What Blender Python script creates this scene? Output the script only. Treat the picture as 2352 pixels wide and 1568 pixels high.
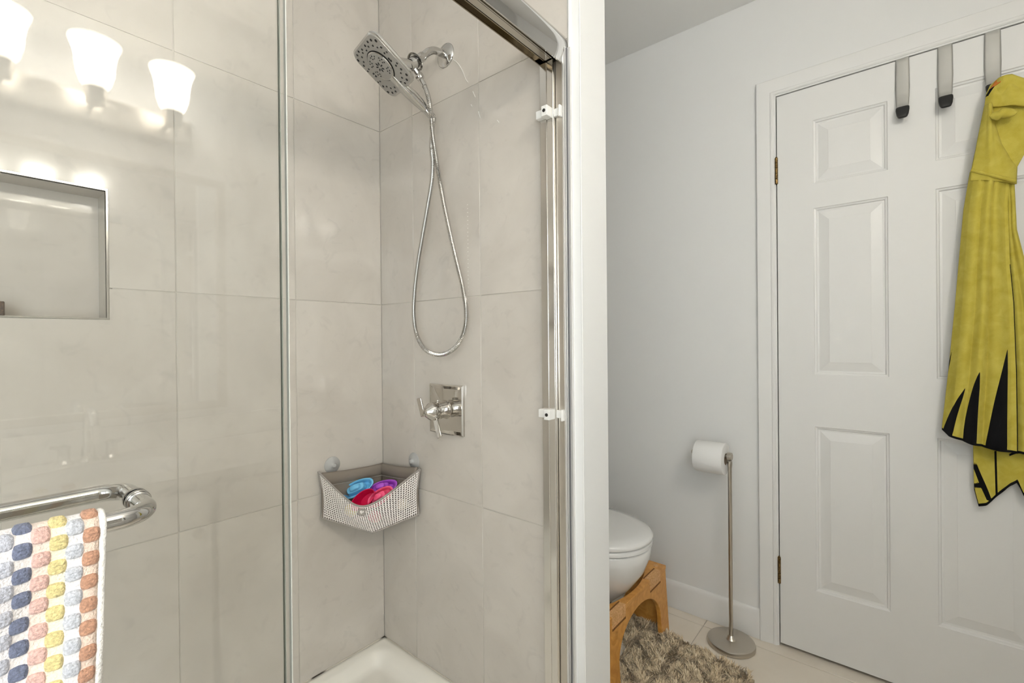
import bpy, bmesh, math, random
import numpy as np
from mathutils import Vector, Matrix

random.seed(7)
for o in list(bpy.data.objects):
    bpy.data.objects.remove(o)
scene = bpy.context.scene
COL = scene.collection
PI = math.pi

# ------------------------------------------------------------------ camera
CAM_H = 1.15
FPX = 1067.0
YAW, PIT, ROL = math.radians(39.853), math.radians(-0.1634), math.radians(-0.5136)
cf = np.array([-math.sin(YAW) * math.cos(PIT), math.cos(YAW) * math.cos(PIT), math.sin(PIT)])
cr0 = np.array([math.cos(YAW), math.sin(YAW), 0.0])
cu0 = np.cross(cr0, cf)
cr = cr0 * math.cos(ROL) + cu0 * math.sin(ROL)
cu = -cr0 * math.sin(ROL) + cu0 * math.cos(ROL)
cam = bpy.data.cameras.new('camera')
cam.sensor_fit = 'HORIZONTAL'
cam.sensor_width = 36.0
cam.lens = FPX / 2352 * 36
cam.clip_start = 0.01
camo = bpy.data.objects.new('camera', cam)
COL.objects.link(camo)
M4 = Matrix.Identity(4)
for i in range(3):
    M4[i][0], M4[i][1], M4[i][2] = cr[i], cu[i], -cf[i]
M4[2][3] = CAM_H
camo.matrix_world = M4
scene.camera = camo

# ------------------------------------------------------------------ light
scene.view_settings.view_transform = 'Standard'
scene.view_settings.look = 'None'
scene.view_settings.gamma = 1.0
scene.view_settings.use_curve_mapping = False
scene.view_settings.exposure = 0.15
scene.cycles.use_denoising = True
scene.cycles.max_bounces = 8
scene.cycles.diffuse_bounces = 4
scene.cycles.use_adaptive_sampling = True
scene.cycles.adaptive_threshold = 0.1
scene.cycles.glossy_bounces = 4
scene.cycles.transparent_max_bounces = 12
scene.cycles.sample_clamp_indirect = 8.0
SKY = 12.0
LAMP = 66.0
world = bpy.data.worlds.new('sky')
scene.world = world
world.use_nodes = True
bg = world.node_tree.nodes['Background']
bg.inputs['Color'].default_value = (0.90, 0.955, 1.0, 1)
bg.inputs['Strength'].default_value = SKY
WY0, WY1, WZ0, WZ1, YNEAR = -1.44, -0.50, 0.45, 2.05, -1.50
la = bpy.data.lights.new('window_portal', 'AREA')
la.shape = 'RECTANGLE'
la.size = WZ1 - WZ0
la.size_y = WY1 - WY0
la.cycles.is_portal = True
lo = bpy.data.objects.new('window_portal', la)
COL.objects.link(lo)
lo.location = (0.865, (WY0 + WY1) / 2, (WZ0 + WZ1) / 2)
lo.rotation_euler = (0, PI / 2, 0)

# ------------------------------------------------------------------ helpers
def at(x, y, ax, val):
    """photo pixel -> point on the plane axis=val"""
    d = cf + cr * (x - 1176) / FPX - cu * (y - 784) / FPX
    t = (val - (CAM_H if ax == 2 else 0)) / d[ax]
    return np.array([0, 0, CAM_H]) + t * d

WL = {}

class MB:
    def __init__(s):
        s.v, s.f, s.mi, s.cur = [], [], [], 0
    def add(s, v, f):
        o = len(s.v)
        s.v += [tuple(map(float, p)) for p in v]
        s.f += [tuple(i + o for i in q) for q in f]
        s.mi += [s.cur] * len(f)
        return s
    def box(s, x0, x1, y0, y1, z0, z1):
        v = [(x, y, z) for x in (x0, x1) for y in (y0, y1) for z in (z0, z1)]
        return s.add(v, [(0, 1, 3, 2), (4, 6, 7, 5), (0, 4, 5, 1), (2, 3, 7, 6), (0, 2, 6, 4), (1, 5, 7, 3)])
    def obox(s, c, ax, ay, az, hx, hy, hz):
        c, ax, ay, az = map(np.array, (c, ax, ay, az))
        v = [c + ax * hx * i + ay * hy * j + az * hz * k for i in (-1, 1) for j in (-1, 1) for k in (-1, 1)]
        return s.add(v, [(0, 1, 3, 2), (4, 6, 7, 5), (0, 4, 5, 1), (2, 3, 7, 6), (0, 2, 6, 4), (1, 5, 7, 3)])
    def loft(s, rings, cap0=True, cap1=True, closed=True):
        n = len(rings[0]); v = [p for r in rings for p in r]; f = []
        m = n if closed else n - 1
        for i in range(len(rings) - 1):
            for j in range(m):
                a, b = i * n + j, i * n + (j + 1) % n
                f.append((a, b, b + n, a + n))
        if cap0: f.append(tuple(range(n - 1, -1, -1)))
        if cap1: f.append(tuple(range((len(rings) - 1) * n, len(rings) * n)))
        return s.add(v, f)
    def tube(s, pts, r, n=12, caps=True):
        pts = [np.array(p, float) for p in pts]
        rr = r if hasattr(r, '__len__') else [r] * len(pts)
        T = []
        for i in range(len(pts)):
            a = pts[max(i - 1, 0)]; b = pts[min(i + 1, len(pts) - 1)]
            t = b - a; T.append(t / (np.linalg.norm(t) + 1e-12))
        ref = np.array([0, 0, 1.0]) if abs(T[0][2]) < .9 else np.array([1.0, 0, 0])
        u = np.cross(T[0], ref); u /= np.linalg.norm(u)
        rings = []
        for p, t, q in zip(pts, T, rr):
            u = u - t * (u @ t); u /= np.linalg.norm(u)
            w = np.cross(t, u)
            rings.append([p + q * (math.cos(2 * PI * k / n) * u + math.sin(2 * PI * k / n) * w) for k in range(n)])
        return s.loft(rings, caps, caps)
    def lathe(s, prof, c=(0, 0, 0), d=(0, 0, 1), n=32, caps=True, sx=1.0):
        """prof = [(radius, along)] about axis d from c"""
        c, d = np.array(c, float), np.array(d, float); d /= np.linalg.norm(d)
        ref = np.array([1.0, 0, 0]) if abs(d[0]) < .9 else np.array([0, 1.0, 0])
        u = ref - d * (ref @ d); u /= np.linalg.norm(u); w = np.cross(d, u)
        rings = [[c + d * h + max(r, 1e-5) * (sx * math.cos(2 * PI * k / n) * u + math.sin(2 * PI * k / n) * w) for k in range(n)] for r, h in prof]
        return s.loft(rings, caps, caps)
    def prism(s, poly, a, fn):
        """poly = [(p,q)], fn(p,q,h)->xyz, a=(h0,h1)"""
        n = len(poly)
        v = [fn(p, q, a[0]) for p, q in poly] + [fn(p, q, a[1]) for p, q in poly]
        f = [tuple(range(n)), tuple(range(2 * n - 1, n - 1, -1))]
        f += [(i, i + n, (i + 1) % n + n, (i + 1) % n) for i in range(n)]
        return s.add(v, f)
    def grid(s, fn, nu, nv):
        v = [fn(i / nu, j / nv) for j in range(nv + 1) for i in range(nu + 1)]
        f = [(j * (nu + 1) + i, j * (nu + 1) + i + 1, (j + 1) * (nu + 1) + i + 1, (j + 1) * (nu + 1) + i) for j in range(nv) for i in range(nu)]
        return s.add(v, f)
    def build(s, name, mat, parent=None, smooth=0, bevel=0, base=None, solid=0, sub=0, weld=False, attr=None, seg=2, off=0.0):
        me = bpy.data.meshes.new(name)
        if parent is not None: org = WL[parent]
        elif base is not None: org = np.array(base, float)
        else:
            a = np.array(s.v); org = (a.min(0) + a.max(0)) / 2; org[2] = a[:, 2].min()
        me.from_pydata([tuple(np.array(p) - org) for p in s.v], [], s.f)
        mats = mat if isinstance(mat, (list, tuple)) else [mat]
        for m in mats: me.materials.append(m)
        for p, i in zip(me.polygons, s.mi): p.material_index = i
        bm = bmesh.new(); bm.from_mesh(me)
        if weld: bmesh.ops.remove_doubles(bm, verts=bm.verts, dist=1e-5)
        bmesh.ops.recalc_face_normals(bm, faces=bm.faces)
        bm.to_mesh(me); bm.free()
        if attr is not None:
            for k, vals in attr.items():
                at_ = me.attributes.new(k, 'FLOAT', 'POINT')
                at_.data.foreach_set('value', np.array(vals, dtype=np.float32))
        if smooth:
            for p in me.polygons: p.use_smooth = True
            me.set_sharp_from_angle(angle=math.radians(smooth))
        o = bpy.data.objects.new(name, me)
        COL.objects.link(o)
        WL[o] = org
        if parent is not None: o.parent = parent
        else: o.location = org
        if solid:
            m = o.modifiers.new('solid', 'SOLIDIFY'); m.thickness = solid; m.offset = off
        if sub:
            m = o.modifiers.new('sub', 'SUBSURF'); m.levels = sub; m.render_levels = sub
        if bevel:
            m = o.modifiers.new('bevel', 'BEVEL'); m.width = bevel; m.segments = seg; m.limit_method = 'ANGLE'; m.angle_limit = math.radians(35)
            if not smooth:
                for p in me.polygons: p.use_smooth = True
                me.set_sharp_from_angle(angle=math.radians(50))
        return o

def tag(o, label, cat, group=None):
    o['label'] = label; o['category'] = cat
    if group: o['group'] = group
    return o
def struct(o, label=None):
    o['kind'] = 'structure'
    if label: o['label'] = label
    return o
def thing(name, label, cat, loc, group=None):
    o = bpy.data.objects.new(name, None); COL.objects.link(o)
    o.location = loc; o.empty_display_size = .05; WL[o] = np.array(loc, float)
    return tag(o, label, cat, group)
def box(*a): return MB().box(*a)
def spline(pts, n=8):
    """Catmull-Rom through pts"""
    P = [np.array(p, float) for p in pts]; P = [2 * P[0] - P[1]] + P + [2 * P[-1] - P[-2]]; out = []
    for i in range(1, len(P) - 2):
        for k in range(n):
            t = k / n; a, b, c, d = P[i - 1:i + 3]
            out.append(.5 * (2 * b + (c - a) * t + (2 * a - 5 * b + 4 * c - d) * t * t + (3 * b - a - 3 * c + d) * t ** 3))
    out.append(P[-2]); return out
def lerp(a, b, t): return a + (b - a) * t
def interp(x, xs, ys): return float(np.interp(x, xs, ys))
def sstep(t): t = min(max(t, 0), 1); return t * t * (3 - 2 * t)

# ------------------------------------------------------------------ materials
def mat(name, col=(.8, .8, .8), rough=.5, metal=0.0, spec=.5, coat=0, coat_r=.05, noise=None, bump=None, sheen=0, trans=0, emit=None, sss=0):
    m = bpy.data.materials.new(name); m.use_nodes = True
    nt = m.node_tree; b = nt.nodes['Principled BSDF']; L = nt.links.new
    b.inputs['Base Color'].default_value = (*col, 1)
    b.inputs['Roughness'].default_value = rough
    b.inputs['Metallic'].default_value = metal
    b.inputs['Specular IOR Level'].default_value = spec
    b.inputs['Coat Weight'].default_value = coat
    b.inputs['Coat Roughness'].default_value = coat_r
    b.inputs['Sheen Weight'].default_value = sheen
    if emit:
        b.inputs['Emission Color'].default_value = (*emit[0], 1); b.inputs['Emission Strength'].default_value = emit[1]
    tc = nt.nodes.new('ShaderNodeTexCoord')
    if noise:   # (scale, colour2, detail, distortion)
        n = nt.nodes.new('ShaderNodeTexNoise'); n.inputs['Scale'].default_value = noise[0]; n.inputs['Detail'].default_value = noise[2]
        n.inputs['Distortion'].default_value = noise[3]
        g = nt.nodes.new('ShaderNodeNewGeometry'); L(g.outputs['Position'], n.inputs['Vector'])
        r = nt.nodes.new('ShaderNodeValToRGB'); r.color_ramp.elements[0].position = .35; r.color_ramp.elements[1].position = .68
        r.color_ramp.elements[0].color = (*noise[1], 1); r.color_ramp.elements[1].color = (*col, 1)
        L(n.outputs['Fac'], r.inputs['Fac']); L(r.outputs['Color'], b.inputs['Base Color'])
    if bump:    # (scale, strength, distance)
        n2 = nt.nodes.new('ShaderNodeTexNoise'); n2.inputs['Scale'].default_value = bump[0]; n2.inputs['Detail'].default_value = 3
        g2 = nt.nodes.new('ShaderNodeNewGeometry'); L(g2.outputs['Position'], n2.inputs['Vector'])
        bp = nt.nodes.new('ShaderNodeBump'); bp.inputs['Strength'].default_value = bump[1]; bp.inputs['Distance'].default_value = bump[2]
        L(n2.outputs['Fac'], bp.inputs['Height']); L(bp.outputs['Normal'], b.inputs['Normal'])
    return m

PAINT = mat('white_wall_paint', (.80, .80, .79), .55, bump=(260, .06, .001))
TRIM = mat('white_gloss_trim_paint', (.80, .795, .78), .36)
CEIL = mat('ceiling_paint', (.88, .875, .86), .8)
GROUT = mat('pale_grout', (.565, .53, .475), .5)
FGROUT = mat('floor_grout', (.52, .47, .40), .9)
FTILE = mat('beige_floor_tile', (.82, .755, .66), .42, noise=(7, (.77, .70, .60), 5, .6))
CHROME = mat('chrome', (.57, .56, .545), .055, 1.0)
BCHROME = mat('bright_anodised_aluminium', (.80, .785, .76), .16, 1.0)
NICKEL = mat('brushed_nickel', (.56, .52, .46), .30, 1.0)
STEEL = mat('satin_steel', (.46, .455, .43), .5, .55, bump=(90, .1, .0005))
BRASS = mat('aged_brass', (.34, .22, .09), .4, 1.0, noise=(160, (.08, .05, .02), 3, 0))
BLACKR = mat('black_rubber', (.008, .008, .008), .5, bump=(500, .1, .0005))
DARK = mat('gap_shade_paint', (.02, .018, .015), .9)  # near-black colour standing in for shade inside gaps, grooves and holes
WPLASTIC = mat('white_plastic', (.80, .79, .76), .4)
ACRYL = mat('cream_acrylic', (.87, .84, .765), .22, coat=.3)
CERAM = mat('white_ceramic', (.82, .815, .80), .12, coat=.5)
WOOD = mat('bamboo', (.74, .37, .09), .42, noise=(22, (.60, .27, .05), 4, 2.0))
WOODE = mat('bamboo_end_grain', (.82, .50, .24), .6, noise=(160, (.62, .32, .11), 3, 0))
PAPER = mat('toilet_tissue', (.84, .835, .82), .95, bump=(400, .15, .0006))
CARD = mat('cardboard_core', (.36, .28, .20), .9)
RUGB = mat('rug_backing', (.44, .36, .25), 1.0)
BLACKF = mat('black_terry_cloth', (.012, .011, .012), .95, sheen=.1, bump=(900, .4, .001))
ORANGE = mat('orange_terry_cloth', (.62, .20, .03), .95, bump=(900, .4, .001))
GREYF = mat('taupe_neoprene_fabric', (.235, .20, .165), .85, bump=(700, .15, .0006))
BINDING = mat('grey_fabric_binding', (.33, .30, .27), .8, bump=(700, .15, .0006))
MESHF = mat('white_mesh_fabric', (.88, .83, .79), .8)
TOYBLUE = mat('blue_toy_plastic', (.17, .50, .78), .32)
TOYPURP = mat('purple_toy_plastic', (.38, .07, .55), .32)
TOYPINK = mat('pink_toy_plastic', (.84, .10, .22), .32)
TOYRED = mat('crimson_toy_plastic', (.62, .006, .07), .3)
TOYYEL = mat('yellow_toy_plastic', (.85, .68, .06), .4)
TOYCRM = mat('cream_toy_plastic', (.86, .74, .55), .5)
NOZGREY = mat('grey_spray_face', (.40, .385, .36), .34, .35)
NOZBLK = mat('black_rubber_nozzle', (.006, .006, .006), .45)
VSEAL = mat('suction_cup_vinyl', (.42, .42, .41), .15)
STONE = mat('white_counter_top', (.78, .765, .73), .18, coat=.3)
CABW = mat('white_cabinet_paint', (.84, .835, .82), .4)
BROWN = mat('brown_soap_box', (.13, .075, .04), .5, noise=(300, (.05, .03, .02), 3, 0))
MIRROR = mat('mirror_silver', (.92, .93, .92), .01, 1.0)
DUSTY = mat('water_spotted_chrome', (.74, .72, .69), .14, 1.0)

def tile_mat():
    m = bpy.data.materials.new('polished_stone_tile'); m.use_nodes = True
    nt = m.node_tree; L = nt.links.new; b = nt.nodes['Principled BSDF']
    g = nt.nodes.new('ShaderNodeNewGeometry'); oi = nt.nodes.new('ShaderNodeObjectInfo')
    add = nt.nodes.new('ShaderNodeVectorMath'); add.operation = 'MULTIPLY_ADD'
    cmb = nt.nodes.new('ShaderNodeCombineXYZ')
    for k in range(3): L(oi.outputs['Random'], cmb.inputs[k])
    add.inputs[1].default_value = (17, 23, 31)
    L(cmb.outputs[0], add.inputs[0]); L(g.outputs['Position'], add.inputs[2])
    n1 = nt.nodes.new('ShaderNodeTexNoise'); n1.inputs['Scale'].default_value = 4.2; n1.inputs['Detail'].default_value = 6; n1.inputs['Distortion'].default_value = .8; n1.inputs['Roughness'].default_value = .55
    n2 = nt.nodes.new('ShaderNodeTexNoise'); n2.inputs['Scale'].default_value = 17; n2.inputs['Detail'].default_value = 6; n2.inputs['Distortion'].default_value = 1.6
    L(add.outputs[0], n1.inputs['Vector']); L(add.outputs[0], n2.inputs['Vector'])
    r1 = nt.nodes.new('ShaderNodeValToRGB'); e = r1.color_ramp.elements
    e[0].position = .32; e[0].color = (.535, .495, .443, 1); e[1].position = .66; e[1].color = (.605, .565, .51, 1)
    r2 = nt.nodes.new('ShaderNodeValToRGB'); e = r2.color_ramp.elements
    e[0].position = .30; e[0].color = (.84, .84, .85, 1); e[1].position = .42; e[1].color = (1, 1, 1, 1)
    mx = nt.nodes.new('ShaderNodeMix'); mx.data_type = 'RGBA'; mx.blend_type = 'MULTIPLY'; mx.inputs[0].default_value = .38
    L(n1.outputs['Fac'], r1.inputs['Fac']); L(n2.outputs['Fac'], r2.inputs['Fac'])
    L(r1.outputs[0], mx.inputs[6]); L(r2.outputs[0], mx.inputs[7]); L(mx.outputs[2], b.inputs['Base Color'])
    b.inputs['Roughness'].default_value = .09
    b.inputs['Specular IOR Level'].default_value = .5
    return m
TILE = tile_mat()

def glass_mat():
    m = bpy.data.materials.new('clear_shower_glass'); m.use_nodes = True
    nt = m.node_tree; L = nt.links.new; nt.nodes.remove(nt.nodes['Principled BSDF'])
    out = nt.nodes['Material Output']
    t = nt.nodes.new('ShaderNodeBsdfTransparent'); t.inputs['Color'].default_value = (.985, .988, .980, 1)
    gl = nt.nodes.new('ShaderNodeBsdfGlossy'); gl.inputs['Roughness'].default_value = 0.02
    lw = nt.nodes.new('ShaderNodeLayerWeight'); lw.inputs['Blend'].default_value = .5
    p = nt.nodes.new('ShaderNodeMath'); p.operation = 'POWER'; p.inputs[1].default_value = 5
    ma = nt.nodes.new('ShaderNodeMath'); ma.operation = 'MULTIPLY_ADD'; ma.inputs[1].default_value = .95; ma.inputs[2].default_value = .055
    L(lw.outputs['Facing'], p.inputs[0]); L(p.outputs[0], ma.inputs[0])
    mx = nt.nodes.new('ShaderNodeMixShader'); L(ma.outputs[0], mx.inputs[0]); L(t.outputs[0], mx.inputs[1]); L(gl.outputs[0], mx.inputs[2])
    L(mx.outputs[0], out.inputs['Surface'])
    return m
GLASS = glass_mat()
GEDGE = mat('green_glass_edge', (.22, .235, .20), .1, coat=.6)
CLEARV = mat('clear_vinyl_seal', (.55, .55, .50), .2)

def terry_mat(name, c1, c2):
    """terry cloth; vertex attribute 'stripe' > 0 turns it black"""
    m = mat(name, c1, .95, sheen=.04, spec=.15, bump=(1100, .5, .0015), noise=(35, c2, 5, .5))
    nt = m.node_tree; L = nt.links.new; b = nt.nodes['Principled BSDF']
    src = b.inputs['Base Color'].links[0].from_socket
    a = nt.nodes.new('ShaderNodeAttribute'); a.attribute_name = 'stripe'
    gt = nt.nodes.new('ShaderNodeMath'); gt.operation = 'GREATER_THAN'; gt.inputs[1].default_value = 0
    L(a.outputs['Fac'], gt.inputs[0])
    mx = nt.nodes.new('ShaderNodeMix'); mx.data_type = 'RGBA'; mx.inputs[7].default_value = (.005, .005, .006, 1)
    L(gt.outputs[0], mx.inputs[0]); L(src, mx.inputs[6]); L(mx.outputs[2], b.inputs['Base Color'])
    return m
YELLOWT = terry_mat('yellow_terry_cloth', (.61, .52, .10), (.52, .43, .065))

# ------------------------------------------------------------------ room shell
XA, YB, YD, XC = -1.412, 0.97, 1.966, 0.73
XE, YB2 = -0.588, 1.094
YS = -0.555            # near end wall of the shower
ZC = 2.44

floor = struct(box(-1.62, .86, -1.66, 2.14, -.06, -.002).build('floor', FGROUT), 'pale beige tiled bathroom floor')
ceiling = struct(box(-1.62, .86, -1.66, 2.14, ZC, ZC + .06).build('ceiling', CEIL), 'plain white ceiling')
fx = [-1.83, -1.22, -.61, 0.0, .61, 1.22]
fy = [1.91 + .305 - .305 * k for k in range(13)]
for i in range(5):
    for j in range(12):
        x0, x1 = fx[i] + .0015, fx[i + 1] - .0015
        y0, y1 = fy[j + 1] + .0015, fy[j] - .0015
        x0, x1, y0, y1 = max(x0, -1.6), min(x1, XC), max(y0, YNEAR), min(y1, 2.1)
        if x1 - x0 < .02 or y1 - y0 < .02: continue
        if x0 < XE and y0 < YB2:
            if x1 < -.5: continue
            x0 = max(x0, -.62)
        box(x0, x1, y0, y1, -.010, 0).build('tile', FTILE, floor, bevel=.0015)

# wall behind the shower, with the niche let into it
NY0, NY1, NZ0, NZ1, ND = -.080, .226, 1.210, 1.505, .092
w = MB()
XS = XA - .012
XB = XA - .0018
w.box(-1.62, XB, -1.66, NY0 - .01, 0, ZC).box(-1.62, XB, NY1 + .01, 2.14, 0, ZC)
w.box(-1.62, XB, NY0 - .01, NY1 + .01, 0, NZ0 - .01).box(-1.62, XB, NY0 - .01, NY1 + .01, NZ1 + .01, ZC)
w.box(-1.62, XA - ND - .01, NY0 - .01, NY1 + .01, NZ0 - .01, NZ1 + .01)
wall_left = struct(w.build('wall_left', GROUT), 'long shower wall clad in pale polished stone tile')
zj = [.06, .668, 1.279, 1.891, ZC]
yj = [.97 - .3048 * k for k in range(6)]; yj[-1] = YS
g = .0010
def rect_minus(y0, y1, z0, z1, a0, a1, b0, b1):
    """rectangle minus one notch rectangle that covers one of its corners"""
    ya, yb = max(y0, a0), min(y1, a1); za, zb = max(z0, b0), min(z1, b1)
    if ya >= yb or za >= zb: return [(y0, z0), (y1, z0), (y1, z1), (y0, z1)]
    left, low = ya <= y0 + 1e-6, za <= z0 + 1e-6
    if left and low: return [(yb, z0), (y1, z0), (y1, z1), (y0, z1), (y0, zb), (yb, zb)]
    if left: return [(y0, z0), (y1, z0), (y1, z1), (yb, z1), (yb, za), (y0, za)]
    if low: return [(y0, z0), (ya, z0), (ya, zb), (y1, zb), (y1, z1), (y0, z1)]
    return [(y0, z0), (y1, z0), (y1, za), (ya, za), (ya, z1), (y0, z1)]
for i in range(5):
    for k in range(4):
        poly = rect_minus(yj[i + 1] + g, yj[i] - g, zj[k] + g, zj[k + 1] - g, NY0 - .004, NY1 + .004, NZ0 - .004, NZ1 + .004)
        MB().prism(poly, (XS - .002, XA), lambda p, q, h: (h, p, q)).build('tile', TILE, wall_left, bevel=.0007, seg=1)
# niche lining: back, sides, sill, head
box(XA - ND - .012, XA - ND, NY0, NY1, NZ0, NZ1).build('tile', TILE, wall_left)
box(XA - ND, XA - .004, NY0 - .009, NY0, NZ0, NZ1).build('tile', TILE, wall_left)
box(XA - ND, XA - .004, NY1, NY1 + .009, NZ0, NZ1).build('tile', TILE, wall_left)
box(XA - ND, XA - .004, NY0 - .009, NY1 + .009, NZ0 - .009, NZ0).build('tile', TILE, wall_left)
box(XA - ND, XA - .004, NY0 - .009, NY1 + .009, NZ1, NZ1 + .009).build('tile', TILE, wall_left)
fr = MB(); e = .0035
fr.box(XA - .012, XA + .002, NY0 - e, NY1 + e, NZ1, NZ1 + e).box(XA - .012, XA + .002, NY0 - e, NY1 + e, NZ0 - e, NZ0)
fr.box(XA - .012, XA + .002, NY0 - e, NY0, NZ0, NZ1).box(XA - .012, XA + .002, NY1, NY1 + e, NZ0, NZ1)
fr.build('niche_frame', BCHROME, wall_left)

# partition between shower and toilet: plumbing wall
w = MB()
w.box(XS, XE, YB + .012, YB2, 0, ZC).box(-.612, XE, YB, YB + .012, 0, ZC)
wall_shower = struct(w.build('wall_shower', PAINT), 'partition wall carrying the shower head, tiled on one face')
xj = [XA, XA + .1815, XA + .1815 + .3048, -.622]
for i in range(3):
    for k in range(4):
        x0, x1 = xj[i] + g, xj[i + 1] - g
        box(x0, x1, YB, YB + .013, zj[k] + g, zj[k + 1] - g).build('tile', TILE, wall_shower, bevel=.0007, seg=1)
box(XA + .002, -.620, YB + .0015, YB + .0125, .06, ZC).build('grout_bed', GROUT, wall_shower)
MB().lathe([(.0055, .13), (.0055, ZC - .001)], (-.6165, YB + .001, 0), n=12).build('edge_bead', TRIM, wall_shower, smooth=40)
MB().tube([(XE, YB, .001), (XE, YB, ZC - .001)], .0016, 8).build('corner_bead', TRIM, wall_shower, smooth=40)

CAULK = mat('dried_caulk', (.80, .78, .73), .5)
for pts_ in ([(1041, 137), (1052, 146), (1062, 162), (1070, 182), (1075, 189)], [(1086, 210), (1092, 223)], [(1099, 256), (1103, 271)], [(1082, 240), (1085, 245)], [(1142, 276), (1146, 281)]):
    MB().tube(spline([at(x_, y_, 1, YB - .0006) for x_, y_ in pts_], 4) if len(pts_) > 2 else [at(x_, y_, 1, YB - .0006) for x_, y_ in pts_], .0010, 6).build('caulk_drip', CAULK, wall_shower, smooth=60)
for k_ in range(26):
    MB().lathe([(.0011, 0), (.0008, .0008), (.0002, .0011)], at(1074 + .010 * k_ * 9 * .8, 470 + 9 * k_, 1, YB), (0, -1, 0), 8).build('water_drop', CAULK, wall_shower, smooth=60)

# near end wall of the shower (beside the camera, seen only in reflections)
w = MB().box(XS, XE, YS - .11, YS - .012, 0, ZC)
wall_near_shower = struct(w.build('wall_near_shower', PAINT), 'short end wall of the shower stall')
for i in range(3):
    for k in range(4):
        box(xj[i] + g, xj[i + 1] - g, YS - .013, YS, zj[k] + g, zj[k + 1] - g).build('tile', TILE, wall_near_shower, bevel=.0007, seg=1)

# door wall
DX0, DX1, DZ0, DZ1 = -.3475, .4125, .013, 2.0445
OX0, OX1, OZ = DX0 - .0035, DX1 + .0035, DZ1 + .0035
w = MB()
YW = YD + .004
w.box(XS, OX0 - .018, YW, 2.14, 0, ZC).box(OX1 + .018, .86, YW, 2.14, 0, ZC).box(OX0 - .018, OX1 + .018, YW, 2.14, OZ + .018, ZC)
w.box(OX0 - .018, OX1 + .018, 2.09, 2.14, 0, OZ + .018)
wall_far = struct(w.build('wall_far', PAINT), 'plain white wall with the panelled door')
# jamb and casing
j = MB()
j.box(OX0 - .018, OX0, YD - .002, 2.09, 0, OZ + .018).box(OX1, OX1 + .018, YD - .002, 2.09, 0, OZ + .018).box(OX0, OX1, YD - .002, 2.09, OZ, OZ + .018)
j.box(OX0, OX0 + .012, 2.005, 2.02, 0, OZ).box(OX1 - .012, OX1, 2.005, 2.02, 0, OZ).box(OX0, OX1, 2.005, 2.02, OZ - .012, OZ)
trim_1 = struct(j.build('trim_1', TRIM, bevel=.001), 'white painted door jamb')
def casing_profile():   # (distance from opening, projection)
    return [(0, .002), (0, .009), (.004, .0115), (.010, .0115), (.013, .010), (.030, .0125), (.050, .0165), (.056, .0165), (.0585, .014), (.0585, .002)]
cs = MB(); R0, T0 = OX0 - .006, OZ + .006; R1 = OX1 + .006
rings = []
for (px_, pz_, sx_, sz_) in ((R0, 0, -1, 0), (R0, T0, -1, 1), (R1, T0, 1, 1), (R1, 0, 1, 0)):
    rings.append([(px_ + sx_ * d, YW + .001 - h, pz_ + sz_ * d) for d, h in casing_profile()])
cs.loft(rings)
trim_2 = struct(cs.build('trim_2', TRIM, smooth=25), 'white moulded casing around the door')
# baseboards
def baseboard(name, x0, x1, y, lab, sgn=-1):
    prof = [(0, 0), (.013, 0), (.013, .095), (.010, .104), (.006, .112), (0, .114)]
    m = MB(); m.prism([(y + sgn * a, b) for a, b in prof], (x0, x1), lambda p, q, h: (h, p, q))
    return struct(m.build(name, TRIM, bevel=.001), lab)
baseboard('baseboard_far', XS + .02, R0 - .0585, YW, 'white baseboard left of the door')
baseboard('baseboard_far_right', R1 + .0585, XC, YW, 'white baseboard right of the door')
baseboard('baseboard_partition', XS + .02, XE, YB2, 'white baseboard in the toilet alcove', 1)

# vanity wall and window wall (behind the camera)
w = MB()
w.box(XC, .86, -1.66, WY0, 0, ZC).box(XC, .86, WY1, 2.14, 0, ZC).box(XC, .86, WY0, WY1, 0, WZ0).box(XC, .86, WY0, WY1, WZ1, ZC)
wall_right = struct(w.build('wall_right', PAINT), 'white wall behind the vanity, with the window')
wall_near = struct(box(XS, XC, -1.66, YNEAR, 0, ZC).build('wall_near', PAINT), 'plain white wall behind the viewpoint')
f = MB(); b_ = .045; q0, q1 = .79, .83
f.box(q0, q1, WY0, WY1, WZ1 - b_, WZ1).box(q0, q1, WY0, WY1, WZ0, WZ0 + b_).box(q0, q1, WY0, WY0 + b_, WZ0, WZ1).box(q0, q1, WY1 - b_, WY1, WZ0, WZ1)
window_1 = struct(f.build('window_1', TRIM, bevel=.002), 'white framed window with a middle mullion')
mid = (WY0 + WY1) / 2
box(q0, q1, mid - .02, mid + .02, WZ0, WZ1).build('mullion', TRIM, window_1)
box(.808, .812, WY0 + b_, mid - .02, WZ0 + b_, WZ1 - b_).build('pane', GLASS, window_1)
box(.808, .812, mid + .02, WY1 - b_, WZ0 + b_, WZ1 - b_).build('pane', GLASS, window_1)

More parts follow.
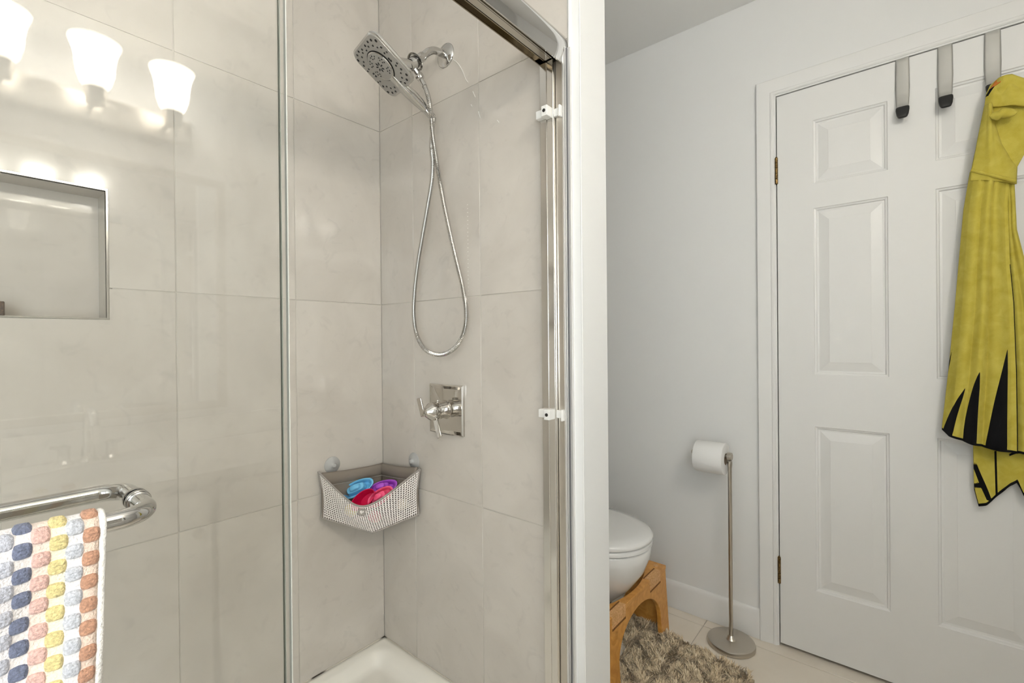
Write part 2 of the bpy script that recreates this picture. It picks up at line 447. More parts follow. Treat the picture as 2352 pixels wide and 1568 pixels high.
# ------------------------------------------------------------------ door
door = MB()
PX = [DX0, -.2345, -.0275, .0885, .2955, DX1]
PZ = [DZ0, .243, .832, 1.017, 1.611, 1.698, 1.924, DZ1]
DF, DB = YD, YD + .035
door.box(PX[0], PX[1], DF, DB, DZ0, DZ1).box(PX[2], PX[3], DF, DB, DZ0, DZ1).box(PX[4], PX[5], DF, DB, DZ0, DZ1)
for a, b in ((0, 1), (2, 3), (4, 5), (6, 7)):
    for p, q in ((1, 2), (3, 4)):
        door.box(PX[p], PX[q], DF, DB, PZ[a], PZ[b])
door_1 = struct(door.build('door_1', TRIM), 'white six panel interior door')
def door_panel(x0, x1, z0, z1):
    m = MB(); rings = []
    for ins, dep in ((0, .0), (.002, .003), (.007, .0045), (.009, .0085), (.015, .009), (.044, .0028), (.0455, .0022)):
        rings.append([(x0 + ins, DF + dep, z0 + ins), (x1 - ins, DF + dep, z0 + ins), (x1 - ins, DF + dep, z1 - ins), (x0 + ins, DF + dep, z1 - ins)])
    m.loft(rings, False, True)
    return m.build('panel', TRIM, door_1)
for p, q in ((1, 2), (3, 4)):
    for a, b in ((1, 2), (3, 4), (5, 6)):
        door_panel(PX[p], PX[q], PZ[a], PZ[b])
for z0 in (.236, 1.721):
    h = MB()
    for k in range(5):
        h.lathe([(.0025, 0), (.0052, .0006), (.0052, .0184), (.0025, .019)], (OX0 + .0018, YD - .0045, z0 + .0195 * k), n=14)
    h.lathe([(.003, 0), (.004, .002), (.001, .004)], (OX0 + .0018, YD - .0045, z0 + .0975), n=12)
    h.box(OX0 - .001, OX0 + .0045, YD - .003, YD + .02, z0, z0 + .097)
    h.build('hinge', BRASS, door_1, smooth=40)
k = MB().lathe([(.027, 0), (.027, .006), (.012, .012), (.011, .028), (.024, .04), (.0265, .052), (.021, .063), (.001, .067)], (DX1 - .065, DF, .94), (0, -1, 0), 28)
k.build('knob', NICKEL, door_1, smooth=40)

# ------------------------------------------------------------------ shower tray
def tray():
    x0, x1, y0, y1 = XA, -.588, YS, YB
    nx, ny = 74, 130; zr = .101
    def h(x, y):
        dx = min(x - x0, x1 - .105 - x); dy = min(y - y0, y1 - y)
        if x > x1 - .105:
            t = (x - (x1 - .105)) / .105
            return zr + .03 * (sstep(t / .3) if t < .5 else 1)
        r = .07; i = .018
        ax, ay = dx - i, dy - i
        if ax < r and ay < r:
            d = r - math.hypot(r - ax, r - ay) if (ax < r and ay < r) else min(ax, ay)
        else: d = min(ax, ay)
        if d <= 0: return zr - .004 * sstep(min(dx, dy) / i)
        t = min(d / .055, 1)
        return zr - .004 - .038 * sstep(t) - .018 * min(max(d - .03, 0) / .3, 1)
    m = MB()
    def fn(u, v):
        x = x0 + (x1 - x0) * u; y = y0 + (y1 - y0) * v
        return (x, y, h(x, y))
    m.grid(fn, nx, ny)
    n = (nx + 1)
    ob = m.build('shower_tray', ACRYL, smooth=60, base=(-1.0, .2, 0))
    ob.modifiers.new('s', 'SOLIDIFY').thickness = .012
    sk = box(x1 - .012, x1, y0, y1, 0, .124).build('apron', ACRYL, ob, bevel=.004)
    dr = MB().lathe([(.001, .004), (.05, .004), (.055, 0)], (-1.05, .2, .043), n=28).build('drain', CHROME, ob, smooth=40)
    c = MB().tube([(x0 + .001, y0 + .02, zr + .001), (x0 + .001, y1 - .001, zr + .001), (x1 - .03, y1 - .001, zr + .001)], .0022, 6)
    cm = mat('silicone_joint', (.62, .57, .49), .6, noise=(9, (.05, .04, .03), 2, .3))
    cm.node_tree.nodes['Color Ramp'].color_ramp.elements[0].position = .38; cm.node_tree.nodes['Color Ramp'].color_ramp.elements[1].position = .44
    c.build('silicone_joint', cm, ob, smooth=60)
    return struct(tag(ob, 'cream acrylic shower tray below the tiled corner', 'shower tray')) if False else tag(ob, 'cream acrylic shower tray below the tiled corner', 'shower tray')
tray()

# ------------------------------------------------------------------ shower enclosure (fixed frame) and sliding glass panel
enc = thing('shower_door_frame', 'chrome shower door header and wall channels beside white partition', 'door frame', (-.66, .2, .13))
hp = [(-.6310, 1.8270), (-.6265, 1.8420), (-.6232, 1.8580), (-.6225, 1.8720), (-.6245, 1.8850), (-.6300, 1.8970), (-.6390, 1.9065), (-.6500, 1.9125), (-.6640, 1.9155), (-.6940, 1.9155),
      (-.6940, 1.8410), (-.6915, 1.8410), (-.6915, 1.8480), (-.6780, 1.8480), (-.6780, 1.8450), (-.6755, 1.8450), (-.6755, 1.8500), (-.6735, 1.8500), (-.6735, 1.8450), (-.6580, 1.8450), (-.6580, 1.8420), (-.6560, 1.8420), (-.6560, 1.8500), (-.6540, 1.8500), (-.6440, 1.8500), (-.6440, 1.8400), (-.6425, 1.8400), (-.6425, 1.8460), (-.6360, 1.8460), (-.6360, 1.8290), (-.6340, 1.8270)]
hp0 = hp[:10] + [(-.6940, 1.8600), (-.6340, 1.8600), (-.6340, 1.8270)]
m = MB(); m.prism(hp0, (YS, YB - .0005), lambda p, q, h: (p, h, q)); m.build('header', CHROME, enc, smooth=32)
TRACK = mat('shade_tinted_aluminium', (.30, .255, .19), .14, 1.0)  # brown tint paints in dark reflections and channel shade under the header
TRACK2 = mat('grey_track_aluminium', (.50, .47, .42), .16, 1.0)
for ti, pr in enumerate(([(-.6940, 1.8600), (-.6940, 1.8410), (-.6915, 1.8410), (-.6915, 1.8600)],
           [(-.6915, 1.8600), (-.6915, 1.8500), (-.6785, 1.8500), (-.6785, 1.8440), (-.6760, 1.8440), (-.6760, 1.8600)],
           [(-.6740, 1.8600), (-.6740, 1.8440), (-.6580, 1.8440), (-.6580, 1.8600)],
           [(-.6560, 1.8600), (-.6560, 1.8430), (-.6535, 1.8430), (-.6535, 1.8520), (-.6445, 1.8520), (-.6445, 1.8400), (-.6420, 1.8400), (-.6420, 1.8600)])):
    MB().prism(pr, (YS, YB - .001), lambda p, q, h: (p, h, q)).build('track_rail', TRACK2 if ti > 1 else TRACK, enc)
box(-.6420, -.6340, YS, YB - .001, 1.8560, 1.8600).build('track_gap_shade', DARK, enc)  # solid dark strip painting the shade in the track's front gap
def channel(ya, yb_, sg):
    # sg=-1 faces -Y from wall at ya
    c = MB()
    pr = [(-.6945, 0), (-.6945, .020), (-.6925, .0225), (-.6735, .0215), (-.6725, .0195), (-.6715, .0215), (-.6540, .0225), (-.6520, .020), (-.6520, .010), (-.6300, .010), (-.6300, 0)]
    c.prism(pr, (.131, 1.8415), lambda p, q, h: (p, ya + sg * q, h))
    return c.build('wall_channel', DUSTY, enc, bevel=.0006)
channel(YB, .94, -1); channel(YS, -.52, 1)
rb = MB()
rb.prism([(-.6520, .010), (-.6505, .013), (-.6320, .0135), (-.6300, .010)], (.131, 1.84), lambda p, q, h: (p, YB - q, h))
rb.build('channel_cover', mat('champagne_aluminium', (.62, .58, .52), .3, .9), enc, bevel=.0005)
sl = MB(); sl.prism([(-.6300, 0), (-.6300, .016), (-.6285, .017), (-.6245, .017), (-.6235, .014), (-.6225, .016), (-.6205, .016), (-.6200, .008), (-.6120, .008), (-.6115, 0)], (.131, 1.862), lambda p, q, h: (p, YB - q, h))
sl.build('edge_seal', mat('white_aluminium', (.72, .71, .69), .25, .5), enc, bevel=.0004)
gr = MB(); gr.box(-.6243, -.6228, YB - .0155, YB - .01, .132, 1.86).box(-.6199, -.6190, YB - .0135, YB - .006, .132, 1.86); gr.build('seal_gasket', mat('grey_gasket', (.12, .12, .125), .6), enc)
for z0 in (1.700, .957):
    c = MB()
    c.box(-.6955, -.668, YB - .036, YB - .022, z0, z0 + .020)
    c.box(-.672, -.655, YB - .046, YB - .022, z0 - .003, z0 + .022)
    c.box(-.655, -.632, YB - .020, YB - .012, z0, z0 + .019)
    c.box(-.636, -.6305, YB - .026, YB - .012, z0 - .006, z0 + .022)
    b1 = c.build('bumper', WPLASTIC, enc, bevel=.0012)
    MB().lathe([(.0042, 0), (.0042, .0012)], (-.6635, YB - .0460, z0 + .0095), (0, -1, 0), 16).build('screw_hole_shade', DARK, b1)  # dark disc painting the shade of a hole; nothing is bored
tr = MB(); tr.box(-.695, -.63, YS, YB - .0235, .1315, .1345).box(-.695, -.691, YS, YB - .0235, .134, .15).box(-.634, -.63, YS, YB - .0235, .134, .15); tr.build('bottom_track', DUSTY, enc, bevel=.001)

XG, GY = -.650, .2955
gp = thing('sliding_glass_panel', 'clear glass shower door panel holding a chrome towel bar', 'glass door', (XG, -.1, .14))
box(XG - .003, XG + .003, YS + .03, GY - .0095, .138, 1.848).build('glass', GLASS, gp)
sm = MB(); sm.box(XG - .0042, XG - .003, GY - .0105, GY, .138, 1.848).box(XG + .003, XG + .0042, GY - .0105, GY, .138, 1.848)
box(XG - .003, XG + .003, GY - .0095, GY - .0085, .138, 1.848).build('glass_edge', GEDGE, gp)
box(XG - .003, XG + .003, GY - .0085, GY - .0012, .138, 1.848).build('edge_glazing', GLASS, gp)
box(XG - .0035, XG + .0035, GY - .0012, GY, .138, 1.848).build('edge_strip', CLEARV, gp)
# towel bars, one each side of the panel
BZ, BR, BYE = .977, .0095, .1275
tb = thing('towel_bar', 'polished chrome towel bar bolted through glass panel', 'towel bar', (XG, BYE, BZ))
def bar(sx):
    out = .0605; r = .027
    pts = [(XG + sx * .0035, BYE, BZ)]
    pts += [(XG + sx * (out - r + r * math.sin(a)), BYE - r + r * math.cos(a), BZ) for a in np.linspace(0, PI / 2, 14)]
    end = -.36
    pts += [(XG + sx * out, y, BZ) for y in np.linspace(BYE - r - .02, end + r + .02, 8)]
    pts += [(XG + sx * (out - r + r * math.cos(a)), end + r - r * math.sin(a), BZ) for a in np.linspace(0, PI / 2, 14)]
    pts.append((XG + sx * .0035, end, BZ))
    o = MB().tube(pts, BR, 28).build('outer_bar' if sx > 0 else 'inner_bar', CHROME, tb, smooth=50)
    for yy in (BYE, end):
        MB().lathe([(.0112, .0031), (.0118, .0040), (.0118, .0075), (.0112, .0085), (.0100, .0085), (.0106, .0095), (.0106, .0120), (.0096, .0128)], (XG, yy, BZ), (sx, 0, 0), 28).build('collar', CHROME, o, smooth=40)
bar(1); bar(-1)

# ------------------------------------------------------------------ hand towel on the bar
TW_Y1 = .0905
BX = XG + .0605
cloth_col = [(.60, .60, .66), (.175, .195, .28), (.78, .50, .43), (.78, .65, .30), (.62, .625, .66), (.56, .30, .19)]
ht = thing('hand_towel', 'woven hand towel with rows of coloured tufts on towel bar', 'towel', (BX, 0, .60))
def towel_mat(name, c, c2):
    return mat(name, c, .95, sheen=.2, noise=(420, c2, 3, .4), bump=(520, .9, .002))
TW_BASE = {}
CREAM = towel_mat('cream_towel_weave', (.86, .80, .76), (.78, .70, .64))
WHITEH = towel_mat('white_towel_hem', (.86, .83, .78), (.80, .77, .72))
tuft_m = [towel_mat('tuft_colour_%d' % i, c, tuple(q * .62 for q in c)) for i, c in enumerate(cloth_col)]
base_c = [(.84, .79, .78), (.80, .74, .70), (.84, .70, .60), (.86, .79, .60), (.82, .79, .77), (.84, .66, .54)]
base_m = [towel_mat('ground_weave_%d' % i, c, tuple(q * .88 for q in c)) for i, c in enumerate(base_c)]
TRAD = BR + .0035
TZ0 = .60
def towel_xyz(s, y, lift=0.0):
    """s: arc length down the front from the crest (s<0 goes down the back)"""
    wob = .0022 * math.sin(y * 95 + s * 9) * min(abs(s) / .05, 1) + .0025 * math.sin(s * 31 + y * 40) * min(abs(s) / .08, 1)
    q = TRAD * PI / 2; R = TRAD + lift
    yy = y - .0055 * max(s - .02, 0) / .16 * (1 + y / .1 * .2)
    if abs(s) <= q:
        a = s / TRAD
        return (BX + R * math.sin(a), yy, BZ + R * math.cos(a))
    sg = 1 if s > 0 else -1
    d = abs(s) - q
    return (BX + sg * (R + .004 * min(d / .1, 1) * (sg > 0)) + wob * (1 if sg > 0 else .3), yy, BZ - d)
S0, S1 = -.22, .395
PITCH, ROWP = .0109, .0205
HEM = .0058
m = MB()
ycols = [TW_Y1 - HEM]
NCOL = 24
for c in range(NCOL):
    ya, yb_ = TW_Y1 - HEM - PITCH * (c + 1), TW_Y1 - HEM - PITCH * c
    m.cur = (5 - c) % 6
    m.grid(lambda u, v: towel_xyz(lerp(S0, S1, v), lerp(ya, yb_, u)), 2, 150)
cl = m.build('cloth', base_m, ht, smooth=60, weld=True, solid=.0028)
for ya, yb_ in ((TW_Y1 - HEM, TW_Y1), (TW_Y1 - HEM - PITCH * NCOL - HEM, TW_Y1 - HEM - PITCH * NCOL)):
    hm = MB(); rings = []
    for s in np.linspace(S0, S1, 260):
        rg = []
        for k in range(12):
            a = 2 * PI * k / 12
            bmp = .0003 * math.sin(s * 2 * PI / .007)
            rg.append(towel_xyz(s, (ya + yb_) / 2 + (yb_ - ya) / 2 * math.cos(a), (.0022 + bmp) * math.sin(a)))
        rings.append(rg)
    hm.loft(rings)
    hm.build('hem', WHITEH, ht, smooth=60)
def tuft(mb, c, r, jx):
    yc = TW_Y1 - HEM - PITCH * (c + .5) + jx[0]
    s_mid = .004 + ROWP * (r + (.5 if c % 2 else 0)) + jx[1]
    if s_mid > S1 - .012: return False
    hw, hh = PITCH * .60, ROWP * .335
    def fn(u, v):
        a, b = 2 * u - 1, 2 * v - 1
        hgt = .0012 + .0030 * (1 - abs(a) ** 4) ** .5 * (1 - abs(b) ** 4) ** .5 if abs(a) < 1 and abs(b) < 1 else .0008
        hgt += .0007 * math.sin(b * 14 + a * 1.5) * (1 - a * a) * (1 - b * b)
        k1, k2 = a * math.sqrt(1 - .35 * b * b), b * math.sqrt(1 - .25 * a * a)
        return towel_xyz(s_mid + k2 * hh - .0016 * a * 0, yc + k1 * hw, hgt)
    mb.grid(fn, 7, 12)
    return True
rest = [MB() for _ in range(6)]
for c in range(NCOL):
    for r in range(18):
        jx = (random.uniform(-.0005, .0005), random.uniform(-.0008, .0008))
        if c < 8:
            t = MB()
            if tuft(t, c, r, jx): t.build('tuft', tuft_m[(5 - c) % 6], ht, smooth=70)
        else: tuft(rest[(5 - c) % 6], c, r, jx)
for i in range(6):
    o = rest[i].build('tuft_field', tuft_m[i], ht, smooth=70); o['kind'] = 'stuff'

# ------------------------------------------------------------------ shower head
FLX, FLZ = -1.064, 2.023
sh = thing('overhead_shower', 'square chrome shower head with docked handset on wall arm', 'shower head', (FLX, YB, FLZ))
MB().lathe([(.0365, 0), (.0365, .002), (.034, .005), (.020, .010), (.0145, .011)], (FLX, YB, FLZ), (0, -1, 0), 40).build('wall_flange', CHROME, sh, smooth=50)
def Q(x, y): return at(x, y, 0, FLX)
arm = spline([(FLX, YB - .004, FLZ), (FLX, .944, FLZ - .001), (FLX, .922, FLZ - .006), (FLX, .902, FLZ - .020), (FLX, .886, FLZ - .037), (FLX, .872, FLZ - .052)], 7)
MB().tube(arm, .0108, 20).build('arm', CHROME, sh, smooth=60)
ad = np.array([0, -.70, -.714]); ad /= np.linalg.norm(ad)
e0 = np.array(arm[-1])
nut = MB().lathe([(.0125, -.012), (.0135, -.010), (.0135, .012), (.0150, .014), (.0195, .020), (.0255, .028), (.0262, .031), (.0245, .031), (.020, .026), (.001, .026)], e0, ad, 32)
nut.build('ball_nut', CHROME, sh, smooth=35)
bc = e0 + ad * .036
MB().lathe([(.001, -.016), (.010, -.0135), (.0165, -.004), (.0172, 0), (.0165, .004), (.0150, .012), (.0150, .026), (.001, .026)], bc, ad, 28).build('ball_joint', CHROME, sh, smooth=50)
# head plate
HC = np.array([-1.073, .748, 1.894])
hr = np.array([.979, -.200, -.040]); hr /= np.linalg.norm(hr)
hn = np.array([-.143, -.535, -.832]); hn -= hr * (hn @ hr); hn /= np.linalg.norm(hn)
hu = np.cross(hn, hr)
def hpt(a, b, c): return HC + hr * a + hu * b + hn * c
def sq(r, rad, z, n=8):
    out = []
    for cx, cy, a0 in ((1, 1, 0), (-1, 1, PI / 2), (-1, -1, PI), (1, -1, 3 * PI / 2)):
        for k in range(n + 1):
            a = a0 + PI / 2 * k / n
            out.append(hpt(cx * (r - rad) + rad * math.cos(a), cy * (r - rad) + rad * math.sin(a), z))
    return out
S = .0745
m = MB(); m.loft([sq(S - .004, .026, 0), sq(S, .028, -.002), sq(S + .0005, .028, -.006), sq(S - .001, .028, -.010), sq(S - .012, .026, -.016), sq(S - .045, .018, -.024)])
body = m.build('head_body', CHROME, sh, smooth=35)
face = MB().loft([sq(S - .004, .026, -.001), sq(S - .0045, .026, .0012), sq(S - .0065, .025, .0018)]).build('spray_face', NOZGREY, sh, smooth=30)
# neck from ball joint to the plate
nk0 = bc + ad * .015; nk1 = hpt(0, .005, -.012)
MB().tube([nk0, lerp(nk0, nk1, .35), lerp(nk0, nk1, .7), nk1], [.0150, .0165, .021, .030], 24).build('neck', CHROME, sh, smooth=50)
# docked round handset in the middle of the plate, with its handle
hs = thing('hand_shower', 'slim chrome handset docked in square shower head', 'hand shower', tuple(HC))
ring = lambda r, z: [hpt(r * math.cos(2 * PI * k / 40), .004 + r * math.sin(2 * PI * k / 40), z) for k in range(40)]
MB().loft([ring(.0400, .0005), ring(.0400, .0042), ring(.0385, .0056), ring(.0365, .0056)]).build('handset_rim', CHROME, hs, smooth=30)
MB().loft([ring(.0424, .0010), ring(.0424, .0024), ring(.0398, .0024)]).build('handset_groove_shade', DARK, hs, smooth=30)  # dark ring painting groove shade around the handset rim
hface = MB().loft([ring(.0368, .0030), ring(.0368, .0062), ring(.0350, .0068)]).build('handset_face', NOZGREY, hs, smooth=30)
def hring(b, wd, th, zc):
    return [hpt(wd * math.cos(2 * PI * k / 24), b, zc + th * math.sin(2 * PI * k / 24)) for k in range(24)]
secs = [(-.026, .0120, .0050, .001), (-.040, .0130, .0075, 0), (-.058, .0145, .0105, -.002), (-.078, .0170, .0140, -.005), (-.100, .0172, .0155, -.008), (-.128, .0150, .0145, -.010), (-.150, .0120, .0118, -.010)]
MB().loft([hring(*q) for q in secs]).build('handle', CHROME, hs, smooth=60)
MB().lathe([(.0100, 0), (.0106, .002), (.0106, .028), (.0085, .030)], hpt(0, -.1515, -.010), -hu, 24).build('handle_cap', CHROME, hs, smooth=35)
# nozzles
nz_proto = {}
def nozzle(a, b, r, z, parent, ln=1.0):
    mm = MB(); n = 14
    for ra, h in ((r * 1.25, 0),):
        pass
    rg = lambda q, h: [hpt(a + q * math.cos(2 * PI * k / n), b + q * ln * math.sin(2 * PI * k / n), h) for k in range(n)]
    mm.cur = 1; mm.loft([rg(r * 1.42, z - .0005), rg(r * 1.42, z + .0006), rg(r * 1.15, z + .0009)], False, False)
    mm.cur = 0; mm.loft([rg(r * 1.15, z + .0009), rg(r * .95, z + .0016), rg(r * .5, z + .0018)], False, True)
    return mm.build('nozzle', [NOZBLK, CHROME], parent, smooth=50)
FZ = .0018
outer = []
pat = [(-.060, .052, 2.9), (-.046, .061, 2.5), (-.030, .064, 2.3), (-.058, .034, 2.3), (-.062, .018, 1.9), (-.052, .020, 1.9), (-.046, .040, 1.9), (-.036, .050, 2.1), (-.050, .004, 2.3),
       (-.020, .055, 1.8), (-.012, .061, 2.1), (0, .052, 1.7), (.010, .061, 2.3), (.018, .054, 1.8)]
for a, b, r in pat: outer.append((a, b, r))
for a, b, r in pat: outer.append((-a * .98 if a else .004, b - .002, r)) if a < -.004 else None
for a, b, r in pat: outer.append((a, -b, r)) if a < -.016 else None
for a, b, r in pat: outer.append((-a, -b, r)) if a < -.016 else None
seen = []
for a, b, r in outer:
    if any(math.hypot(a - p, b - q) < .0055 for p, q in seen): continue
    if math.hypot(a, b - .004) < .044: continue
    seen.append((a, b)); nozzle(a, b, r * .00128, FZ, face)
for k in range(6):
    for i, (rr, da, r) in enumerate(((.030, -.28, 1.45), (.0315, 0, 1.55), (.030, .28, 1.45), (.024, -.17, 1.4), (.024, .17, 1.4))):
        a = 2 * PI * k / 6 + da + .3
        if math.sin(a) < -.86: continue
        nozzle(rr * math.cos(a), .004 + rr * math.sin(a), r * .00118, .0068, hface)
for k in range(7):
    a = 2 * PI * k / 7
    m = MB(); d1 = np.array([math.cos(a), math.sin(a)]); d2 = np.array([-d1[1], d1[0]])
    pts = [(.0045, 0), (.0085, .0020), (.0125, .0015), (.0140, 0), (.0125, -.0015), (.0085, -.0020)]
    m.prism([tuple(d1 * p + d2 * q) for p, q in pts], (.0066, .0076), lambda p, q, h: hpt(p, .004 + q, h)); m.build('nozzle', NOZBLK, hface)
# diverter outlet, elbow and hose
DV = at(955, 150, 0, FLX + .004)
sw = at(964, 176, 0, FLX + .006)
d0 = bc + ad * .012
dd = sw - d0; dd /= np.linalg.norm(dd)
MB().tube([d0, d0 + dd * .012, d0 + dd * .013, sw - dd * .006, sw + dd * .004], [.0095, .0095, .0075, .0080, .0095], 20).build('diverter_outlet', CHROME, sh, smooth=35)
MB().lathe([(.0105, -.007), (.0115, -.006), (.0115, .006), (.0105, .007)], sw, (1, 0, 0), 24).build('elbow', CHROME, sh, smooth=35)
hz = [(968, 186, .866), (978, 204, .868), (986, 232, .872), (990, 268, .878), (993, 305, .886), (1000, 352, .897), (1008, 402, .905), (1020, 470, .912), (1036, 545, .918), (1050, 605, .921), (1062, 655, .922), (1070, 705, .922), (1069, 748, .921), (1056, 785, .920), (1032, 808, .919), (1005, 814, .918), (978, 803, .917), (959, 773, .916), (951, 730, .915), (952, 675, .914), (959, 612, .912), (970, 545, .910), (983, 470, .906), (992, 415, .902), (994, 372, .897), (991, 338, .890)]
hose_pts = [at(x, y, 1, v) for x, y, v in hz]
hend = hpt(0, -.181, -.010)
hose_pts += [lerp(np.array(hose_pts[-1]), hend, .6), hend]
hp_ = spline(hose_pts, 10)
# resample evenly and rib it
L_ = [0]
for a, b in zip(hp_[:-1], hp_[1:]): L_.append(L_[-1] + np.linalg.norm(b - a))
tot = L_[-1]; N = int(tot / .0011); arr = np.array(hp_)
ss = np.linspace(0, tot, N)
hpts = np.stack([np.interp(ss, L_, arr[:, i]) for i in range(3)], 1)
rad = [.0064 + .0006 * (1 if (i // 2) % 2 else -1) for i in range(N)]
hose = MB().tube(list(hpts), rad, 12).build('shower_hose', CHROME, smooth=25, base=tuple(hpts[N // 2]))
tag(hose, 'ribbed chrome hose looping down from the shower head', 'hose')
MB().tube([hpts[0], hpts[10], hpts[22]], [.0086, .0086, .0078], 18).build('hose_ferrule', CHROME, hose, smooth=35)
MB().tube([hpts[-1], hpts[-8], hpts[-16]], [.0085, .0085, .0072], 18).build('hose_ferrule', CHROME, hose, smooth=35)

# ------------------------------------------------------------------ valve trim
VX, VZ = -1.070, .940
vt = thing('shower_valve', 'polished nickel shower valve with two levers on square plate', 'valve', (VX, YB, VZ))
POLN = mat('polished_nickel', (.60, .575, .54), .06, 1.0)
m = MB(); n = 25; hs_ = .0755
def vp_ring(s, d, arch):
    out = []
    for q in range(4):
        for k in range(8):
            t = -1 + 2 * k / 8
            x, z = [(t, -1), (1, t), (-t, 1), (-1, -t)][q]
            dep = d - arch * (x * x)
            out.append((VX + x * s, YB - max(dep, .0002), VZ + z * s))
    return out
m.loft([vp_ring(hs_, .001, 0), vp_ring(hs_, .0135, .006), vp_ring(hs_ - .0035, .0165, .006), vp_ring(hs_ - .012, .0115, .004)], True, True)
m.build('cover_plate', POLN, vt, smooth=28)
MB().lathe([(.030, .008), (.027, .014), (.0255, .020), (.0255, .0325), (.0268, .0335), (.0268, .0440), (.0255, .0450), (.0268, .0465), (.0268, .0520)], (VX, YB, VZ), (0, -1, 0), 44).build('sleeve', POLN, vt, smooth=35)
MB().lathe([(.0255, .0515), (.0262, .0530), (.0262, .0660), (.0245, .0668), (.0255, .0680), (.0255, .0700), (.0125, .0880), (.0095, .0905), (.0090, .0960), (.0060, .0985), (.001, .0990)], (VX, YB, VZ), (0, -1, 0), 44).build('handle_hub', POLN, vt, smooth=35)
MB().lathe([(.0012, 0), (.0030, .001), (.0030, .006), (.0012, .007)], (VX + .002, YB - .0425, VZ + .0262), (0, 0, 1), 14).build('stop_pin', POLN, vt, smooth=40)
def lever(c, d, ln, wd, th, name):
    c = np.array(c, float); d = np.array(d, float); d /= np.linalg.norm(d)
    nrm = np.array([0, -1.0, 0]); nrm -= d * (nrm @ d); nrm /= np.linalg.norm(nrm)
    sd = np.cross(d, nrm)
    mm = MB().obox(c + d * ln / 2, d, sd, nrm, ln / 2, wd / 2, th / 2)
    mm.build(name, POLN, vt, bevel=.0022)
lever((VX - .004, YB - .0925, VZ - .012), (-.18, -.14, 1), .056, .019, .0055, 'temperature_lever')
lever((VX + .008, YB - .0590, VZ - .016), (.62, -.20, -1), .066, .019, .0060, 'volume_lever')

# ------------------------------------------------------------------ corner caddy
cd = thing('bath_toy_caddy', 'taupe corner caddy with white mesh front full of bath toys', 'caddy', (XA + .1, YB - .1, .54))
aL = np.array([XA + .014, .733]); aR = np.array([-1.198, YB - .014]); aC = np.array([XA + .013, YB - .013])
zTL, zTR, zTC, zBL, zBR, zBC = .738, .742, .722, .598, .590, .585
def back(p, q, zt0, zt1, zb0, zb1, nm):
    m = MB()
    d = np.array([q[0] - p[0], q[1] - p[1]]); d = d / np.linalg.norm(d)
    nn = np.array([-d[1], d[0]])
    mid_ = (aL + aR) / 2
    if nn @ (mid_ - p) < 0: nn = -nn
    def fn(u, v):
        b = lerp(p, q, u); z = lerp(lerp(zb0, zb1, u), lerp(zt0, zt1, u) - .004 * math.sin(PI * u), v)
        off = .002 + .004 * math.sin(PI * u) * math.sin(PI * v)
        if v > .74: off += .007 * math.sin(PI * (v - .74) / .26) ** .6
        return (b[0] + nn[0] * off, b[1] + nn[1] * off, z)
    m.grid(fn, 16, 34)
    return m.build(nm, GREYF, cd, smooth=60, solid=.004)
back(aL, aC, zTL, zTC, zBL, zBC, 'back_panel'); back(aC, aR, zTC, zTR, zBC, zBR, 'back_panel')
for (p, q, za, zb) in ((aL, aC, .696, .682), (aC, aR, .682, .699)):
    d = (q - p) / np.linalg.norm(q - p); nn = np.array([-d[1], d[0]]); nn = nn if nn @ ((aL + aR) / 2 - p) > 0 else -nn
    pts = [(*(lerp(p, q, t) + nn * (.0075 + .003 * math.sin(PI * t))), lerp(za, zb, t)) for t in np.linspace(.03, .97, 14)]
    MB().tube(pts, .0011, 6).build('welt_seam', BINDING, cd, smooth=60)
# front surface: u from left wall end to right wall end, bulging outward
def front_xy(u, k=1.0):
    b = (1 - u) * aL + u * aR
    P1 = np.array([XA + .132, YB - .136]) 
    c1 = aL + np.array([.075, -.010]); c2 = aR + np.array([.010, -.075])
    # cubic bezier
    p = (1 - u) ** 3 * aL + 3 * (1 - u) ** 2 * u * (aL + np.array([.075, .040])) + 3 * (1 - u) * u * u * (aR + np.array([-.040, -.075])) + u ** 3 * aR
    return p
def front_bot(u):
    t = 1 - abs(2 * u - 1)
    p = lerp(aL, np.array([XA + .120, YB - .124]), min(2 * u, 1)) if u < .5 else lerp(np.array([XA + .120, YB - .124]), aR, 2 * u - 1)
    z = lerp(zBL, .542, 2 * u) if u < .5 else lerp(.542, zBR, 2 * u - 1)
    return np.array([p[0], p[1], z])
FT = []
def front_top(u):
    if FT:
        i = u * (len(FT) - 1); a = int(i); b = min(a + 1, len(FT) - 1)
        return lerp(FT[a], FT[b], i - a)
    ctl = [at(731, 1083, 0, XA + .016), at(752, 1104, 0, XA + .042), at(782, 1133, 0, XA + .078), at(812, 1157, 0, XA + .108), at(838, 1162, 0, XA + .124), at(868, 1150, 0, XA + .146), at(905, 1124, 0, XA + .172), at(940, 1096, 0, XA + .196), at(965, 1076, 1, YB - .016)]
    FT.extend(spline(ctl, 8)); return front_top(u)
def front(u, v):
    b, t = front_bot(u), front_top(u)
    p = lerp(b, t, v)
    out = np.array([.7, -.7, 0]) * (.010 * math.sin(PI * v) * math.sin(PI * u) + .0035 * math.sin(u * 19 + v * 3) * math.sin(PI * v) * math.sin(PI * u))
    inw = .010 * math.sin(PI * v)
    if u < .06: out = out + np.array([0, 1, 0]) * inw * (1 - u / .06)
    if u > .94: out = out + np.array([-1, 0, 0]) * inw * (u - .94) / .06
    return p + out
NU, NV = 44, 18
